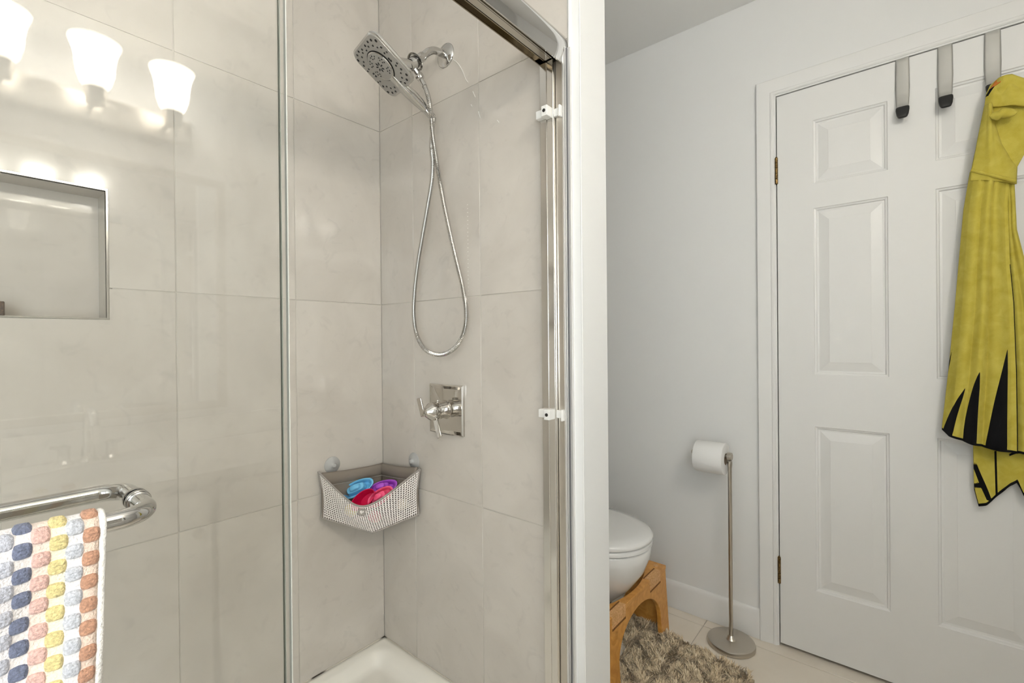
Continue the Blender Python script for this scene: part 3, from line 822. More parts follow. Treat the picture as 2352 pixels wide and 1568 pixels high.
# net of staggered square holes
net = MB()
def net_pt(i, j): return front(min(max(i / NU, 0), 1), min(max(j / NV, 0), 1))
pts = {}
vv, ff = [], []
def vid(i, j):
    k = (round(i, 4), round(j, 4))
    if k not in pts: pts[k] = len(vv); vv.append(tuple(net_pt(i, j)))
    return pts[k]
for i in range(NU):
    for jj in range(NV):
        o_ = .30 if jj % 2 else -.0
        h = .305
        cx, cy = i + .5, jj + .5
        o4 = [vid(i, jj), vid(i + 1, jj), vid(i + 1, jj + 1), vid(i, jj + 1)]
        i4 = [vid(cx - h, cy - h), vid(cx + h, cy - h), vid(cx + h, cy + h), vid(cx - h, cy + h)]
        for k in range(4):
            ff.append((o4[k], o4[(k + 1) % 4], i4[(k + 1) % 4], i4[k]))
net.add(vv, ff)
net.build('mesh_front', MESHF, cd, smooth=70, solid=.0009)
MB().tube([front(u, 1.0) for u in np.linspace(0, 1, 60)], .0030, 8).build('rim_binding', BINDING, cd, smooth=60)
MB().tube([front(u, 0.0) + np.array([0, 0, -.001]) for u in np.linspace(0, 1, 41)], .0030, 8).build('bottom_binding', BINDING, cd, smooth=60)
MB().tube([front(0.0, v) for v in np.linspace(0, 1, 16)], .0032, 8).build('side_binding', BINDING, cd, smooth=60)
MB().tube([front(1.0, v) for v in np.linspace(0, 1, 16)], .0032, 8).build('side_binding', BINDING, cd, smooth=60)
bt = MB()
bl = [(*aC, zBC)] + [tuple(front_bot(u)) for u in np.linspace(0, 1, 17)]
bt.add(bl, [(0, i, i + 1) for i in range(1, 17)]); bt.build('bottom_panel', GREYF, cd, solid=.002)
# logo tag below the rim
tu, tv = .455, .80
T0_ = front(tu, tv) + np.array([.0022, -.0022, 0]); du = front(tu + .02, tv) - front(tu - .02, tv); du /= np.linalg.norm(du)
dn = np.array([.7, -.7, .12]); dn -= du * (dn @ du); dn /= np.linalg.norm(dn); dv = np.cross(dn, du); dv = dv if dv[2] > 0 else -dv
tg = MB().obox(T0_, du, dv, dn, .0112, .0105, .0009).build('logo_tag', BINDING, cd, bevel=.001)
heart = []
for k in range(40):
    t = 2 * PI * k / 40
    heart.append((16 * math.sin(t) ** 3 / 17, (13 * math.cos(t) - 5 * math.cos(2 * t) - 2 * math.cos(3 * t) - math.cos(4 * t)) / 17))
MB().prism(heart, (.0009, .0014), lambda p, q, h: T0_ + du * (p * .0062 + q * .0006) + dv * (q * .0062 + .0005) + dn * h).build('heart_logo', MESHF, tg)
MB().prism([(.3 * a + .15, .3 * b + .05) for a, b in heart], (.0014, .0017), lambda p, q, h: T0_ + du * p * .0062 + dv * (q * .0062 + .0005) + dn * h).build('heart_centre', BINDING, tg)
# suction cups
for c, d in (((XA, .778, .752), (1, 0, 0)), ((-1.236, YB, .754), (0, -1, 0))):
    sc = MB().lathe([(.0270, .0004), (.0265, .002), (.020, .0045), (.012, .008), (.008, .011), (.006, .016), (.001, .017)], c, d, 32).build('suction_cup', VSEAL, cd, smooth=50)

# bath toys
def frame3(c, ax, up):
    ax = np.array(ax, float); ax /= np.linalg.norm(ax); up = np.array(up, float); up -= ax * (up @ ax); up /= np.linalg.norm(up)
    sd = np.cross(up, ax); c = np.array(c, float)
    return lambda a, b, h: c + ax * a + sd * b + up * h
def boat(name, label, m1, c, ax, up, ln=.088, wd=.046, ht_=.030, cabin=True):
    F = frame3(c, ax, up)
    def ring(k, h):
        out = []
        for i in range(36):
            t = 2 * PI * i / 36
            ca, sa = math.cos(t), math.sin(t)
            x = ln / 2 * k * (abs(ca) ** .85) * (1 if ca > 0 else -1); y = wd / 2 * k * (abs(sa) ** .8) * (1 if sa > 0 else -1) * (1 - .18 * max(ca, 0))
            out.append(F(x, y, h))
        return out
    th = thing(name, label, 'toy', tuple(F(0, 0, 0)), 'bath toys in the corner caddy')
    MB().loft([ring(.62, 0), ring(.80, ht_ * .25), ring(.93, ht_ * .7), ring(.97, ht_ * .9), ring(1.0, ht_ * .95), ring(1.0, ht_), ring(.95, ht_ * 1.04), ring(.86, ht_ * 1.0), ring(.80, ht_ * .7), ring(.70, ht_ * .35)], True, True).build('hull', m1, th, smooth=60)
    if cabin:
        def cr_(kx, ky, h): return [F(-.004 + ln * .27 * kx * math.copysign(abs(math.cos(t)) ** .6, math.cos(t)), wd * .24 * ky * math.copysign(abs(math.sin(t)) ** .6, math.sin(t)), h) for t in [2 * PI * i / 28 for i in range(28)]]
        MB().loft([cr_(1, 1, ht_ * .3), cr_(1, 1, ht_ * 1.15), cr_(.93, .93, ht_ * 1.28), cr_(.62, .8, ht_ * 1.32), cr_(.55, .72, ht_ * 1.62), cr_(.45, .6, ht_ * 1.70)], False, True).build('cabin', m1, th, smooth=50)
    return th
def inC(x, y, off):      # photo pixel -> point on the diagonal plane `off` from the corner
    d = cf + cr * (x - 1176) / FPX - cu * (y - 784) / FPX
    t = ((XA + off) - (YB - off)) / (d[0] - d[1]); return np.array([0, 0, CAM_H]) + t * d
vr = np.array([.68, .73, 0]); toc = np.array([.72, -.55, .43])
boat('blue_toy_boat', 'light blue plastic toy boat at top of caddy', TOYBLUE, inC(828, 1125, .076), vr * .95 + np.array([0, 0, .40]), (.60, -.50, .62), .110, .052, .026)
boat('purple_toy_boat', 'purple plastic toy boat tucked at back of caddy', TOYPURP, inC(884, 1127, .076), vr * .9 + np.array([0, 0, .25]), (.55, -.42, .72), .098, .050, .026)
boat('pink_toy_boat', 'pink plastic toy boat in front of purple boat', TOYPINK, inC(881, 1142, .099), vr * .85 + np.array([0, 0, .55]), (.62, -.5, .60), .092, .048, .026)
F = frame3(inC(836, 1147, .123), vr * .9 + np.array([0, 0, .70]), (.66, -.60, .45))
sc = thing('red_toy_scoop', 'crimson plastic scoop leaning at front of caddy', 'toy', tuple(F(0, 0, 0)), 'bath toys in the corner caddy')
def sr(a, w_, h): return [F(a * math.cos(t) - .006 * h * 40 * 0, w_ * math.sin(t), h) for t in [2 * PI * i / 32 for i in range(32)]]
MB().loft([sr(.028, .015, -.034), sr(.037, .020, -.012), sr(.045, .024, .012), sr(.0432, .0222, .012), sr(.035, .018, -.010), sr(.026, .013, -.029)], True, True).build('cup', TOYRED, sc, smooth=50)
def blob(name, label, m1, c, r, sc_):
    mm = MB(); c = np.array(c, float); rings = []
    for i in range(1, 12):
        ph = PI * i / 12
        rings.append([c + np.array([sc_[0] * math.sin(ph) * math.cos(t), sc_[1] * math.sin(ph) * math.sin(t), -sc_[2] * math.cos(ph)]) * r for t in [2 * PI * k / 20 for k in range(20)]])
    mm.loft(rings); o = mm.build(name, m1, smooth=80)
    return tag(o, label, 'toy', 'bath toys in the corner caddy')
blob('yellow_toy_ball', 'yellow plastic toy showing through left of mesh', TOYYEL, inC(806, 1172, .088), .020, (1.1, 1.0, 1.1))
blob('cream_toy', 'cream rubber toy pressed against right of mesh', TOYCRM, inC(924, 1158, .092), .019, (1, 1.1, 1))
blob('rose_toy_ball', 'rose plastic toy low behind the mesh centre', TOYPINK, inC(862, 1186, .088), .021, (1.2, 1.1, .9))

# small brown box at the left of the niche
nb = MB().box(XA - .070, XA - .012, -.016, .066, NZ0, NZ0 + .030).build('soap_box', BROWN, bevel=.002)
tag(nb, 'small dark brown box on niche sill at left edge', 'box')

# ------------------------------------------------------------------ toilet, facing +X
TY = 1.535
to = thing('toilet', 'white ceramic toilet with closed lid behind the partition', 'toilet', (-1.0, TY, 0))
def egg(xb, xf, wd, z, n=48, p=2.0):
    xm = xb + (xf - xb) * .46; out = []
    for i in range(n):
        t = 2 * PI * i / n; c, s_ = math.cos(t), math.sin(t)
        x = xm + (xf - xm) * c if c > 0 else xm + (xm - xb) * math.copysign(abs(c) ** .7, c)
        out.append((x, TY + wd * math.copysign(abs(s_) ** .92, s_), z))
    return out
bowl = MB()
bowl.loft([egg(-1.22, -.800, .105, 0), egg(-1.22, -.800, .105, .02), egg(-1.21, -.835, .092, .06), egg(-1.20, -.850, .088, .13), egg(-1.18, -.815, .100, .19), egg(-1.16, -.745, .140, .255), egg(-1.14, -.700, .168, .32), egg(-1.12, -.680, .180, .375), egg(-1.12, -.677, .182, .408), egg(-1.12, -.683, .178, .414)])
bowl.build('bowl', CERAM, to, smooth=70)
MB().loft([egg(-1.11, -.676, .184, .417), egg(-1.11, -.672, .187, .420), egg(-1.11, -.672, .187, .430), egg(-1.11, -.677, .184, .434)]).build('seat', CERAM, to, smooth=50)
MB().loft([egg(-1.11, -.674, .186, .437), egg(-1.11, -.670, .189, .440), egg(-1.11, -.671, .188, .450), egg(-1.11, -.680, .182, .457), egg(-1.10, -.72, .15, .462), egg(-1.05, -.80, .08, .464)]).build('lid', CERAM, to, smooth=60)
box(-1.400, -1.19, TY - .20, TY + .20, .38, .74).build('tank', CERAM, to, bevel=.02, seg=3)
box(-1.405, -1.18, TY - .205, TY + .205, .74, .775).build('tank_lid', CERAM, to, bevel=.012, seg=3)
box(-1.22, -1.12, TY - .10, TY + .10, .20, .41).build('neck', CERAM, to, bevel=.02, seg=3)
MB().lathe([(.012, 0), (.012, .008), (.006, .012)], (-1.19, TY - .15, .69), (1, 0, 0), 16).build('flush_lever', CHROME, to, smooth=40)

# ------------------------------------------------------------------ wooden toilet stool
SY, SH = 1.553, .243
st = thing('toilet_stool', 'bamboo foot stool with arched front around toilet base', 'stool', (-.76, SY, 0))
def arch_poly(y0, y1, zt, ahw, ah, n=20):
    p = [(y0, 0), (SY - ahw, 0)]
    p += [(SY - ahw * math.cos(a), ah * .42 + ah * .58 * math.sin(a)) for a in np.linspace(0, PI, n)]
    p += [(SY + ahw, 0), (y1, 0), (y1, zt), (y0, zt)]
    return p
XF = -.703
def fpt(p, q, h): return (XF - h - .014 * q / SH, p, q)
MB().prism(arch_poly(1.312, 1.794, SH, .170, .205), (0, .016), fpt).build('front_panel', WOOD, st, bevel=.0015)
n = 24
top = [(XF - .012, 1.312), (XF - .012, 1.794), (XF - .098, 1.794)]
top += [(XF - .098 + .066 * math.sin(PI * k / n) ** .75, 1.775 - (1.775 - 1.331) * k / n) for k in range(n + 1)]
top += [(XF - .098, 1.312)]
MB().prism(top, (SH - .004, SH + .012), lambda p, q, h: (p, q, h)).build('top_board', WOOD, st, bevel=.0015)
for y0 in (1.314, 1.776):
    MB().prism([(XF - .018, 0), (XF - .20, 0), (XF - .20, .05), (XF - .105, SH - .004), (XF - .030, SH - .004)], (y0, y0 + .016), lambda p, q, h: (p, h, q)).build('side_panel', WOOD, st, bevel=.0015)
for yc in (1.395, 1.690):
    hb = MB()
    hb.box(XF - .034, XF - .0118, yc - .048, yc + .048, SH - .034, SH + .0135)
    o = hb.build('hinge_block', WOODE, st, bevel=.001)
    for k in range(12):
        y_ = yc - .044 + .008 * k
        box(XF - .0120, XF - .0108, y_ - .0028, y_ + .0028, SH - .034, SH - .027).build('finger_joint', mat('dark_joint', (.22, .09, .02), .8) if 'dark_joint' not in bpy.data.materials else bpy.data.materials['dark_joint'], o)
    box(XF - .040, XF - .034, yc - .050, yc + .050, SH + .008, SH + .0124).build('slot', bpy.data.materials['dark_joint'], o)
for yc in (1.345, 1.762):
    MB().lathe([(.009, 0), (.008, .003)], (XF - .04, yc, SH + .012), n=14).build('foot_pad', WOODE, st)

# ------------------------------------------------------------------ contour rug
RYC = 1.462
RX0, RX1, RY0, RY1 = -1.02, -.408, RYC - .25, RYC + .25
rug = thing('contour_rug', 'shaggy taupe contour rug around the toilet base', 'rug', (-.6, TY, 0))
def in_rug(x, y):
    c, s_ = math.cos(.152), math.sin(.152)
    xx, yy = x - RX1, y - RYC
    xr, yr = c * xx - s_ * yy, s_ * xx + c * yy
    # rounded outer rectangle
    hx, hy = (RX1 - RX0) / 2, (RY1 - RY0) / 2
    qx, qy = abs(xr + hx) - hx + .03, abs(yr) - hy + .03
    d = math.hypot(max(qx, 0), max(qy, 0)) - .03 + min(max(qx, qy), 0)
    # cut-out for the toilet foot
    ex = (x + .90) / .125; ey = (y - TY) / .125
    if x < -.90: dc = .125 - abs(y - TY)
    else: dc = .125 - math.hypot(x + .90, y - TY)
    return max(d, dc)
m = MB(); NXr, NYr = 62, 54; cells = []
xs = np.linspace(RX0 - .03, RX1 + .03, NXr + 1); ys = np.linspace(RY0 - .06, RY1 + .13, NYr + 1)
for i in range(NXr):
    for j_ in range(NYr):
        if in_rug((xs[i] + xs[i + 1]) / 2, (ys[j_] + ys[j_ + 1]) / 2) < 0:
            m.add([(xs[i], ys[j_], .006), (xs[i + 1], ys[j_], .006), (xs[i + 1], ys[j_ + 1], .006), (xs[i], ys[j_ + 1], .006)], [(0, 1, 2, 3)])
m.build('backing', RUGB, rug, weld=True, solid=.010, off=-1.0 + 0.4)
tufts = [MB() for _ in range(4)]
rng = np.random.default_rng(3)
RUGM = [mat('rug_pile_%d' % i, c, .95, sheen=.3) for i, c in enumerate(((.80, .66, .46), (.67, .53, .35), (.88, .75, .55), (.50, .39, .25)))]
nb_ = 0
while nb_ < 26000:
    x, y = rng.uniform(RX0 - .02, RX1 + .02), rng.uniform(RY0 - .06, RY1 + .13)
    if in_rug(x, y) > -.002: continue
    if x < -.95 and rng.random() < .6: continue
    a = 2.2 * math.sin(x * 61 + 1.3 * math.sin(y * 47)) + 2.4 * math.cos(y * 53 + x * 23) + rng.normal(0, .5); tl = rng.uniform(.008, .022); h = rng.uniform(.014, .025); w_ = rng.uniform(.0012, .0024)
    dx, dy = math.cos(a), math.sin(a); b_x, b_y = -dy * w_, dx * w_
    v = [(x - b_x, y - b_y, .006), (x + b_x, y + b_y, .006), (x + b_x + dx * tl * .45, y + b_y + dy * tl * .45, .006 + h * .68), (x - b_x + dx * tl * .45, y - b_y + dy * tl * .45, .006 + h * .68), (x + dx * tl, y + dy * tl, .006 + h)]
    tufts[nb_ % 4].add(v, [(0, 1, 2, 3), (3, 2, 4)])
    nb_ += 1
for i in range(4):
    o = tufts[i].build('pile', RUGM[i], rug); o['kind'] = 'stuff'

# ------------------------------------------------------------------ toilet paper stand and roll
HX, HY = -.492, 1.858
ph = thing('paper_holder_stand', 'brushed nickel toilet paper stand with round base', 'paper holder', (HX, HY, 0))
MB().lathe([(.080, 0), (.083, .002), (.0835, .012), (.0815, .0170), (.077, .0195), (.040, .0215), (.0185, .0222), (.0145, .0260), (.0115, .0330), (.0085, .0360)], (HX, HY, 0), n=56).build('base', NICKEL, ph, smooth=35)
MB().lathe([(.0072, .030), (.0072, .662), (.0080, .668), (.0095, .680), (.0095, .6885)], (HX, HY, 0), n=20).build('pole', NICKEL, ph, smooth=40)
RZ = .706
MB().lathe([(.0120, -.0085), (.0150, -.0070), (.0155, 0), (.0150, .0070), (.0120, .0085), (.0085, .0070), (.0075, .0060), (.001, .0060)], (HX, HY, RZ), (1, 0, 0), 32).build('knuckle', NICKEL, ph, smooth=35)
MB().lathe([(.0065, .004), (.0065, .120), (.0095, .126), (.0095, .136), (.006, .140)], (HX, HY, RZ), (-1, 0, 0), 20).build('arm', NICKEL, ph, smooth=40)
tp = thing('toilet_roll', 'white toilet paper roll hanging on the nickel stand', 'toilet roll', (HX - .066, HY, RZ))
RC = (HX - .014, HY, RZ - .012)
MB().lathe([(.0215, 0), (.0560, 0), (.0585, .001), (.0592, .004), (.0592, .103), (.0580, .106), (.0215, .106), (.0215, 0)], RC, (-1, 0, 0), 56, caps=False).build('paper', PAPER, tp, smooth=35)
MB().lathe([(.0215, -.0002), (.0215, .1062), (.0203, .1062), (.0203, -.0002)], RC, (-1, 0, 0), 32, caps=False).build('core', CARD, tp, smooth=35)

# ------------------------------------------------------------------ over-door hooks
def hook(x, label):
    t = thing('door_hook', label, 'hook', (x, YD, 1.84), 'over the door hooks')
    prof = [(YD + .030, 2.052 - .03), (YD + .030, 2.0462), (YD - .0012, 2.0462), (YD - .0018, 2.020), (YD - .0018, 1.960), (YD - .0040, 1.925), (YD - .0100, 1.895), (YD - .020, 1.876)]
    sp = []
    for i, (a, b) in enumerate(zip(prof[:-1], prof[1:])):
        for k in range(4): sp.append((lerp(a[0], b[0], k / 4), lerp(a[1], b[1], k / 4)))
    sp.append(prof[-1])
    wd = lambda z: interp(z, [1.87, 1.90, 1.95, 2.0, 2.05], [.0135, .0160, .0180, .0175, .0168])
    mm = MB(); rings = []
    for y, z in sp:
        w_ = wd(z); rings.append([(x + w_ * u, y - .0016 * (1 - u * u) * (z < 2.04), z) for u in np.linspace(-1, 1, 9)])
    mm.loft(rings, False, False, closed=False)
    mm.build('strap', STEEL, t, smooth=50, solid=.0016, off=1.0)
    d = np.array([0, -.46, -.89])
    c = np.array([x, YD - .017, 1.884])
    def rr(w_, th, h): return [c + d * h + np.array([1, 0, 0]) * w_ * math.copysign(abs(math.cos(q)) ** .55, math.cos(q)) + np.array([0, -.89, .46]) * th * math.copysign(abs(math.sin(q)) ** .55, math.sin(q)) for q in [2 * PI * k / 24 for k in range(24)]]
    MB().loft([rr(.0150, .0045, 0), rr(.0168, .0060, .003), rr(.0170, .0065, .012), rr(.0150, .0060, .030), rr(.0118, .0050, .041), rr(.0095, .0035, .0435)]).build('tip', BLACKR, t, smooth=45)
    return t
hook(.0105, 'steel over-door hook with black tip nearest the hinges')
hook(.1115, 'steel over-door hook with black tip next to yellow towel')
hook(.2140, 'steel over-door hook from which the yellow towel hangs')

# ------------------------------------------------------------------ yellow hooded towel
YT = YD - .030
tw = thing('hooded_towel', 'yellow hooded bath towel with black stripes hanging on door', 'hooded towel', (.22, YT, .65))
def tx(x, y, yy=YT): return at(x, y, 1, yy)
def sheet(name, lz, lx, rx, ztop, zbot, depth, folds, stripe=None, nu=70, nv=110, thick=.006, mt=None, flare=None):
    """hanging cloth: left/right edge x as functions of z (pairs), fold depth, bottom z as function of u"""
    m = MB(); att = []
    def fn(u, v):
        zb = zbot(u) if callable(zbot) else zbot
        zt = ztop(u) if callable(ztop) else ztop
        z = lerp(zt, zb, v)
        xl = interp(z, lz[::-1], lx[::-1]); xr = interp(z, lz[::-1], rx[::-1])
        x = lerp(xl, xr, u)
        y = depth(u, v)
        for (c, wd, am, sl) in folds:
            y -= am * math.exp(-((u - c - sl * (v - .5)) / wd) ** 2) * (.45 + .55 * v)
        att.append(stripe(x, z, u, v) if stripe else -1)
        return (x, y, z)
    m.grid(fn, nu, nv)
    a = np.array(att)
    return m.build(name, mt or YELLOWT, tw, smooth=80, solid=thick, attr={'stripe': a})
# lower tail behind
def tail_bot(u):
    pts = [(2236, 1125), (2246, 1163), (2262, 1160), (2290, 1140), (2318, 1115), (2335, 1108), (2352, 1140), (2380, 1150), (2420, 1138)]
    X = [tx(*p)[0] for p in pts]; Z = [tx(*p)[2] for p in pts]
    return interp(lerp(X[0], X[-1], u), X, Z)
def tail_stripe(x, z, u, v):
    zb = tail_bot(u)
    d = max(.0085 - abs(z - zb), -1)
    # diagonal trim of the turned edge and two bars
    p0, p1 = tx(2238, 1062), tx(2272, 1150)
    t = (z - p0[2]) / (p1[2] - p0[2])
    if 0 <= t <= 1:
        d = max(d, .0055 - abs(x - lerp(p0[0], p1[0], t)))
        if x < lerp(p0[0], p1[0], t):
            for yb0 in (1118, 1096 - 26):
                zz = tx(2250, yb0)[2] + (x - p0[0]) * .35
                d = max(d, .0072 - abs(z - zz))
    pv = tx(2286, 1090)
    d = max(d, .0024 - abs(x - pv[0] - .004 * v)) if z < tx(2286, 1035)[2] else d
    return d
zl = [.95, .80, .65]
sheet('towel_tail', zl, [tx(2236, 1000)[0], tx(2237, 1060)[0], tx(2240, 1160)[0]], [tx(2420, 1000)[0]] * 3, .93, tail_bot,
      lambda u, v: YT + .012, [(.12, .10, .010, 0), (.42, .12, .012, .05), (.75, .10, .012, -.05)], tail_stripe)
# right back layer
sheet('towel_back_layer', [1.60, 1.45, 1.25, 1.0, .78], [tx(2310, 430)[0], tx(2310, 560)[0], tx(2312, 700)[0], tx(2315, 900)[0], tx(2318, 1050)[0]],
      [tx(2327, 430)[0], tx(2333, 545)[0], tx(2375, 700)[0], tx(2410, 900)[0], tx(2428, 1040)[0]], 1.585, lambda u: tx(2352, 1050)[2] + .012 * math.sin(u * 6),
      lambda u, v: YT - .004 - .010 * u * v, [(.35, .12, .010, 0), (.78, .14, .014, .05)],
      lambda x, z, u, v: max(.007 - (v * .0 + abs(z - (tx(2352, 1050)[2] + .012 * math.sin(u * 6)))), -1))
# front layer with tapered black stripes
def lay_bot(u):
    pts = [(2165, 985), (2180, 998), (2230, 1015), (2290, 1030), (2334, 1038)]
    X = [tx(*p)[0] for p in pts]; Z = [tx(*p)[2] for p in pts]
    return interp(lerp(X[0], X[-1], u), X, Z)
spikes = [((2190, 795), (2166, 935), 1.2, 1.6), ((2213, 886), (2178, 984), 1.5, 11), ((2245, 850), (2222, 1002), 1.5, 15), ((2308, 800), (2284, 1015), 1.2, 22)]
def lay_stripe(x, z, u, v):
    d = max(.0068 - abs(z - lay_bot(u)), -1)
    d = max(d, .0022 - (1 - u) * .17) if v > .30 else d
    for (a, b, w0, w1) in spikes:
        A, B = tx(*a), tx(*b)
        t = (A[2] - z) / (A[2] - B[2])
        if 0 <= t <= 1.12:
            k = (1 / 1120.0)
            cx = lerp(A[0], B[0], t + .25 * t * (1 - t))
            hw = k * (w0 + (w1 - w0) * min(t, 1) ** .85) - k * w0 * (1 - min(t * 4, 1))
            d = max(d, hw - abs(x - cx))
    return d
zl = [tx(2230, y)[2] for y in (395, 480, 600, 700, 850, 985, 1060)]
lx_ = [tx(x, y)[0] for x, y in ((2230, 395), (2215, 480), (2204, 600), (2195, 700), (2180, 850), (2165, 985), (2165, 1060))]
rx_ = [tx(x, y)[0] for x, y in ((2318, 410), (2312, 480), (2316, 600), (2326, 700), (2332, 850), (2334, 985), (2334, 1060))]
seam = lambda u: lerp(tx(2230, 396)[2], tx(2326, 420)[2], u)
sheet('towel_front_layer', zl, lx_, rx_, seam, lay_bot, lambda u, v: YT - .016 - .016 * math.sin(PI * min(u * 1.1, 1)) - .006 * v + .012 * max(0, .12 - u) / .12,
      [(.20, .10, .010, -.10), (.46, .07, .012, -.12), (.72, .12, .013, .05), (.33, .05, -.006, -.1), (.58, .05, -.008, -.08)], lay_stripe, nu=150, nv=220)
# hood: left roll (outside of hood) and right hollow
hz_ = [tx(2290, y)[2] for y in (190, 215, 250, 300, 350, 400, 425)]
hl = [tx(x, y)[0] for x, y in ((2288, 190), (2268, 215), (2262, 250), (2250, 300), (2240, 350), (2229, 400), (2228, 425))]
hr_ = [tx(x, y)[0] for x, y in ((2322, 190), (2372, 215), (2385, 250), (2375, 300), (2362, 350), (2330, 400), (2328, 425))]
sheet('hood_lining', hz_, hl, hr_, tx(2290, 191)[2], lambda u: lerp(tx(2230, 396)[2], tx(2329, 405)[2], u), lambda u, v: YT - .012 - .030 * math.sin(PI * min(max(u, .02), .98)) ** .6 * (1 - .45 * v) - .004,
      [(.62, .22, -.012, 0)], nu=60, nv=80)
def band_l(y): return interp(y, [190, 262, 300, 350, 400, 425], [2300, 2263, 2262, 2267, 2272, 2275])
def band_r(y): return interp(y, [262, 300, 340, 370, 385, 425], [2274, 2284, 2300, 2318, 2331, 2330])
m = MB(); att = []
def bfn(u, v):
    y = lerp(256, 420, v) + 6 * u * v
    x = lerp(interp(y, [256, 300, 350, 400, 430], [2259, 2250, 2240, 2229, 2226]), band_r(y), u)
    d = .034 + .020 * math.sin(PI * u) ** .7 + .006 * math.exp(-((u - .55 + .2 * v) / .10) ** 2) - .018 * u ** 6
    att.append(-1)
    p = tx(x, y); p[1] = YT - d * (.55 + .45 * (1 - v)) * 1.0 - .006
    return p
m.grid(bfn, 40, 70); m.build('hood_edge', YELLOWT, tw, smooth=80, solid=.006, attr={'stripe': np.array(att)})
m = MB(); att = []
def cfn(u, v):      # crown of the hood over the hook tip
    y = lerp(192, 258, v)
    xl = interp(y, [192, 205, 225, 258], [2287, 2272, 2263, 2258]); xr = interp(y, [192, 205, 225, 258], [2325, 2362, 2380, 2388])
    x = lerp(xl, xr, u)
    p = tx(x, y); p[1] = YT - .016 - .034 * math.sin(PI * min(max(u, .03), .97)) ** .5 * (.45 + .55 * math.sin(PI / 2 * v)) - .003 * math.sin(u * 17)
    A, B = tx(2281, 205), tx(2264, 232)
    t = (p[2] - A[2]) / (B[2] - A[2]); cx = lerp(A[0], B[0], t)
    att.append((.0035 - abs(p[0] - cx)) if 0 <= t <= 1 else -1)
    return p
m.grid(cfn, 50, 40); m.build('hood_crown', YELLOWT, tw, smooth=80, solid=.006, attr={'stripe': np.array(att)})
m = MB()
def ofn(u, v):
    x = lerp(lerp(2283, 2312, v), lerp(2271, 2290, v), u); y = lerp(lerp(196, 190, v), lerp(214, 203, v), u) 
    p = tx(x, y); p[1] = YT - .030 - .012 * v; return p
m.grid(ofn, 8, 8); m.build('orange_patch', ORANGE, tw, smooth=80, solid=.003)
seamb = [tx(lerp(2229, 2326, t), lerp(397, 422, t) + 3 * math.sin(PI * t)) for t in np.linspace(0, 1, 24)]
for i, p in enumerate(seamb): p[1] = YT - .030 - .012 * math.sin(PI * i / 23)
MB().tube(seamb, .0052, 8).build('hood_seam', YELLOWT, tw, smooth=60)
# ear: folded oval flap
m = MB(); rings = []
for i in range(13):
    t = i / 12; x = lerp(2274, 2336, t)
    hgt = 11.5 * math.sqrt(max(1 - (2 * t - 1) ** 2, .02)) ** .8
    yc = 264 - 5 * t + (3 if t < .4 else -2)
    rg = []
    for k in range(14):
        a = 2 * PI * k / 14
        p = tx(x, yc - hgt * math.sin(a), YT - .072); p[1] = YT - .072 - .012 * math.cos(a) * math.sin(PI * min(max(t, .08), .92)) + .004 * abs(t - .4)
        rg.append(p)
    rings.append(rg)
m.loft(rings); m.build('ear', YELLOWT, tw, smooth=80)

# ------------------------------------------------------------------ vanity side (seen in the glass and tiles)
CT = .785
va = thing('vanity_cabinet', 'white vanity cabinet below the sink and mirror', 'cabinet', (.47, .28, 0))
bd = MB(); bd.box(.245, XC - .002, -.42, -.40, .10, CT - .032).box(.245, XC - .002, .91, .93, .10, CT - .032).box(.245, XC - .002, -.40, .91, .10, .12).box(XC - .012, XC - .002, -.40, .91, .12, CT - .032); bd.box(.245, .262, -.40, .91, CT - .09, CT - .032)
bd.build('body', CABW, va)
box(.30, XC - .002, -.40, .91, 0, .10).build('toe_kick', CABW, va)
for y0, y1 in ((-.40, .02), (.04, .47), (.49, .91)):
    d = box(.226, .2445, y0, y1, .13, CT - .05).build('door', CABW, va, bevel=.002)
    MB().lathe([(.006, 0), (.006, .012), (.014, .018), (.015, .024), (.001, .027)], (.226, (y1 - .04), .62), (-1, 0, 0), 18).build('knob', CHROME, d, smooth=40)
SYc, SXc = .262, .44
m = MB(); nn_ = 64
ov, iv = [], []
for k in range(nn_):
    a = 2 * PI * k / nn_ + PI / nn_
    iv.append((SXc + .15 * math.cos(a), SYc + .20 * math.sin(a)))
    c, s_ = math.cos(a), math.sin(a)
    t = min([((.725 - SXc) / c if c > 0 else (.200 - SXc) / c) if abs(c) > 1e-6 else 9, ((.94 - SYc) / s_ if s_ > 0 else (-.43 - SYc) / s_) if abs(s_) > 1e-6 else 9])
    ov.append((SXc + c * t, SYc + s_ * t))
rings = [[(*p, CT - .03) for p in iv], [(*p, CT - .03) for p in ov], [(*p, CT) for p in ov], [(*p, CT) for p in iv], [(*p, CT - .03) for p in iv]]
m.loft(rings, False, False)
ct = m.build('counter_top', STONE, smooth=30, base=(.46, .26, CT - .03)); tag(ct, 'white counter top reflected in the shower glass', 'counter')
box(.700, .728, -.43, .94, CT, CT + .09).build('backsplash', STONE, ct, bevel=.002)
m = MB(); rr_ = lambda k, z: [(SXc + .148 * k * math.cos(2 * PI * q / 48), SYc + .198 * k * math.sin(2 * PI * q / 48), z) for q in range(48)]
m.loft([rr_(1.0, CT - .004), rr_(.97, CT - .03), rr_(.85, CT - .08), rr_(.6, CT - .12), rr_(.15, CT - .135)], False, True)
sk = m.build('sink_basin', CERAM, smooth=60, base=(SXc, SYc, CT - .135)); tag(sk, 'white oval sink basin set into the counter', 'sink')
fa = thing('faucet', 'chrome faucet with two lever handles behind the sink', 'faucet', (.63, SYc, CT))
MB().lathe([(.026, 0), (.026, .006), (.018, .012), (.016, .05)], (.64, SYc, CT), n=24).build('spout_base', CHROME, fa, smooth=40)
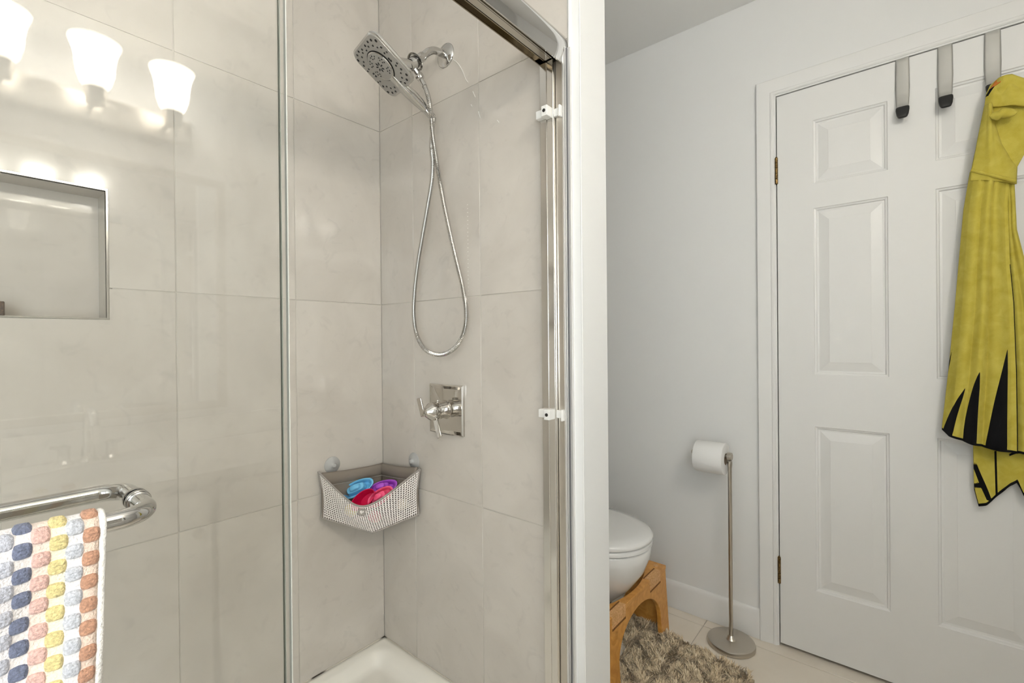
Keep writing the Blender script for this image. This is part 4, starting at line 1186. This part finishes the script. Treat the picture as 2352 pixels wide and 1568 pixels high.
MB().tube(spline([(.64, SYc, CT + .04), (.64, SYc, CT + .11), (.625, SYc, CT + .15), (.585, SYc, CT + .165), (.545, SYc, CT + .15), (.53, SYc, CT + .12)], 6), .0125, 16).build('spout', CHROME, fa, smooth=60)
for s_ in (-1, 1):
    hb = MB().lathe([(.024, 0), (.024, .006), (.015, .014), (.014, .045), (.017, .055), (.001, .062)], (.64, SYc + s_ * .055, CT), n=24).build('handle_base', CHROME, fa, smooth=40)
    MB().tube([(.64, SYc + s_ * .055, CT + .05), (.62, SYc + s_ * .085, CT + .06)], [.007, .005], 12).build('lever', CHROME, hb, smooth=40)
mi = thing('vanity_mirror', 'framed wall mirror above the counter', 'mirror', (XC, .25, 1.0))
box(XC - .010, XC - .001, -.17, .648, .93, 1.745).build('mirror_glass', MIRROR, mi)
f = MB(); a_ = .028
f.box(XC - .022, XC - .001, -.17 - a_, .648 + a_, 1.745, 1.745 + a_).box(XC - .022, XC - .001, -.17 - a_, .648 + a_, .93 - a_, .93).box(XC - .022, XC - .001, -.17 - a_, -.17, .93, 1.745).box(XC - .022, XC - .001, .648, .648 + a_, .93, 1.745)
f.build('mirror_frame', NICKEL, mi, bevel=.003)
LX, LYS = .600, (.085, .283, .481)
vl = thing('vanity_light', 'three lamp vanity light with bell shaped frosted shades', 'wall lamp', (XC, .283, 1.9))
box(XC - .028, XC - .001, .0, .566, 1.872, 1.962).build('back_plate', NICKEL, vl, bevel=.008, seg=3)
SHADE = mat('lit_frosted_glass', (.9, .87, .8), .5, emit=((1.0, .945, .845), LAMP))
_nt = SHADE.node_tree; _g = _nt.nodes.new('ShaderNodeNewGeometry'); _s = _nt.nodes.new('ShaderNodeSeparateXYZ'); _r = _nt.nodes.new('ShaderNodeMapRange')
_r.inputs['From Min'].default_value = 1.93; _r.inputs['From Max'].default_value = 2.08
_c = _nt.nodes.new('ShaderNodeValToRGB'); _e = _c.color_ramp.elements
_e[0].position = 0; _e[0].color = (.06, .06, .06, 1); _e[1].position = 1; _e[1].color = (.12, .12, .12, 1)
for _p, _v in ((.20, .35), (.42, 1.0), (.72, 1.0), (.90, .30)):
    _q = _e.new(_p); _q.color = (_v, _v, _v, 1)
_m = _nt.nodes.new('ShaderNodeMath'); _m.operation = 'MULTIPLY'; _m.inputs[1].default_value = LAMP
_nt.links.new(_g.outputs['Position'], _s.inputs[0]); _nt.links.new(_s.outputs[2], _r.inputs['Value']); _nt.links.new(_r.outputs[0], _c.inputs[0]); _nt.links.new(_c.outputs[0], _m.inputs[0])
_nt.links.new(_m.outputs[0], _nt.nodes['Principled BSDF'].inputs['Emission Strength'])
for y in LYS:
    MB().tube([(XC - .02, y, 1.915), (LX + .03, y, 1.905), (LX, y, 1.912)], .008, 12).build('lamp_arm', NICKEL, vl, smooth=50)
    MB().lathe([(.012, 1.885), (.022, 1.89), (.026, 1.915), (.030, 1.935)], (LX, y, 0), n=24).build('socket_cup', NICKEL, vl, smooth=40)
    MB().lathe([(.028, 1.934), (.038, 1.955), (.045, 1.985), (.048, 2.02), (.053, 2.05), (.064, 2.078), (.060, 2.078), (.049, 2.05), (.044, 2.02), (.041, 1.985), (.034, 1.957), (.001, 1.945)], (LX, y, 0), n=36, caps=False).build('shade', SHADE, vl, smooth=60)
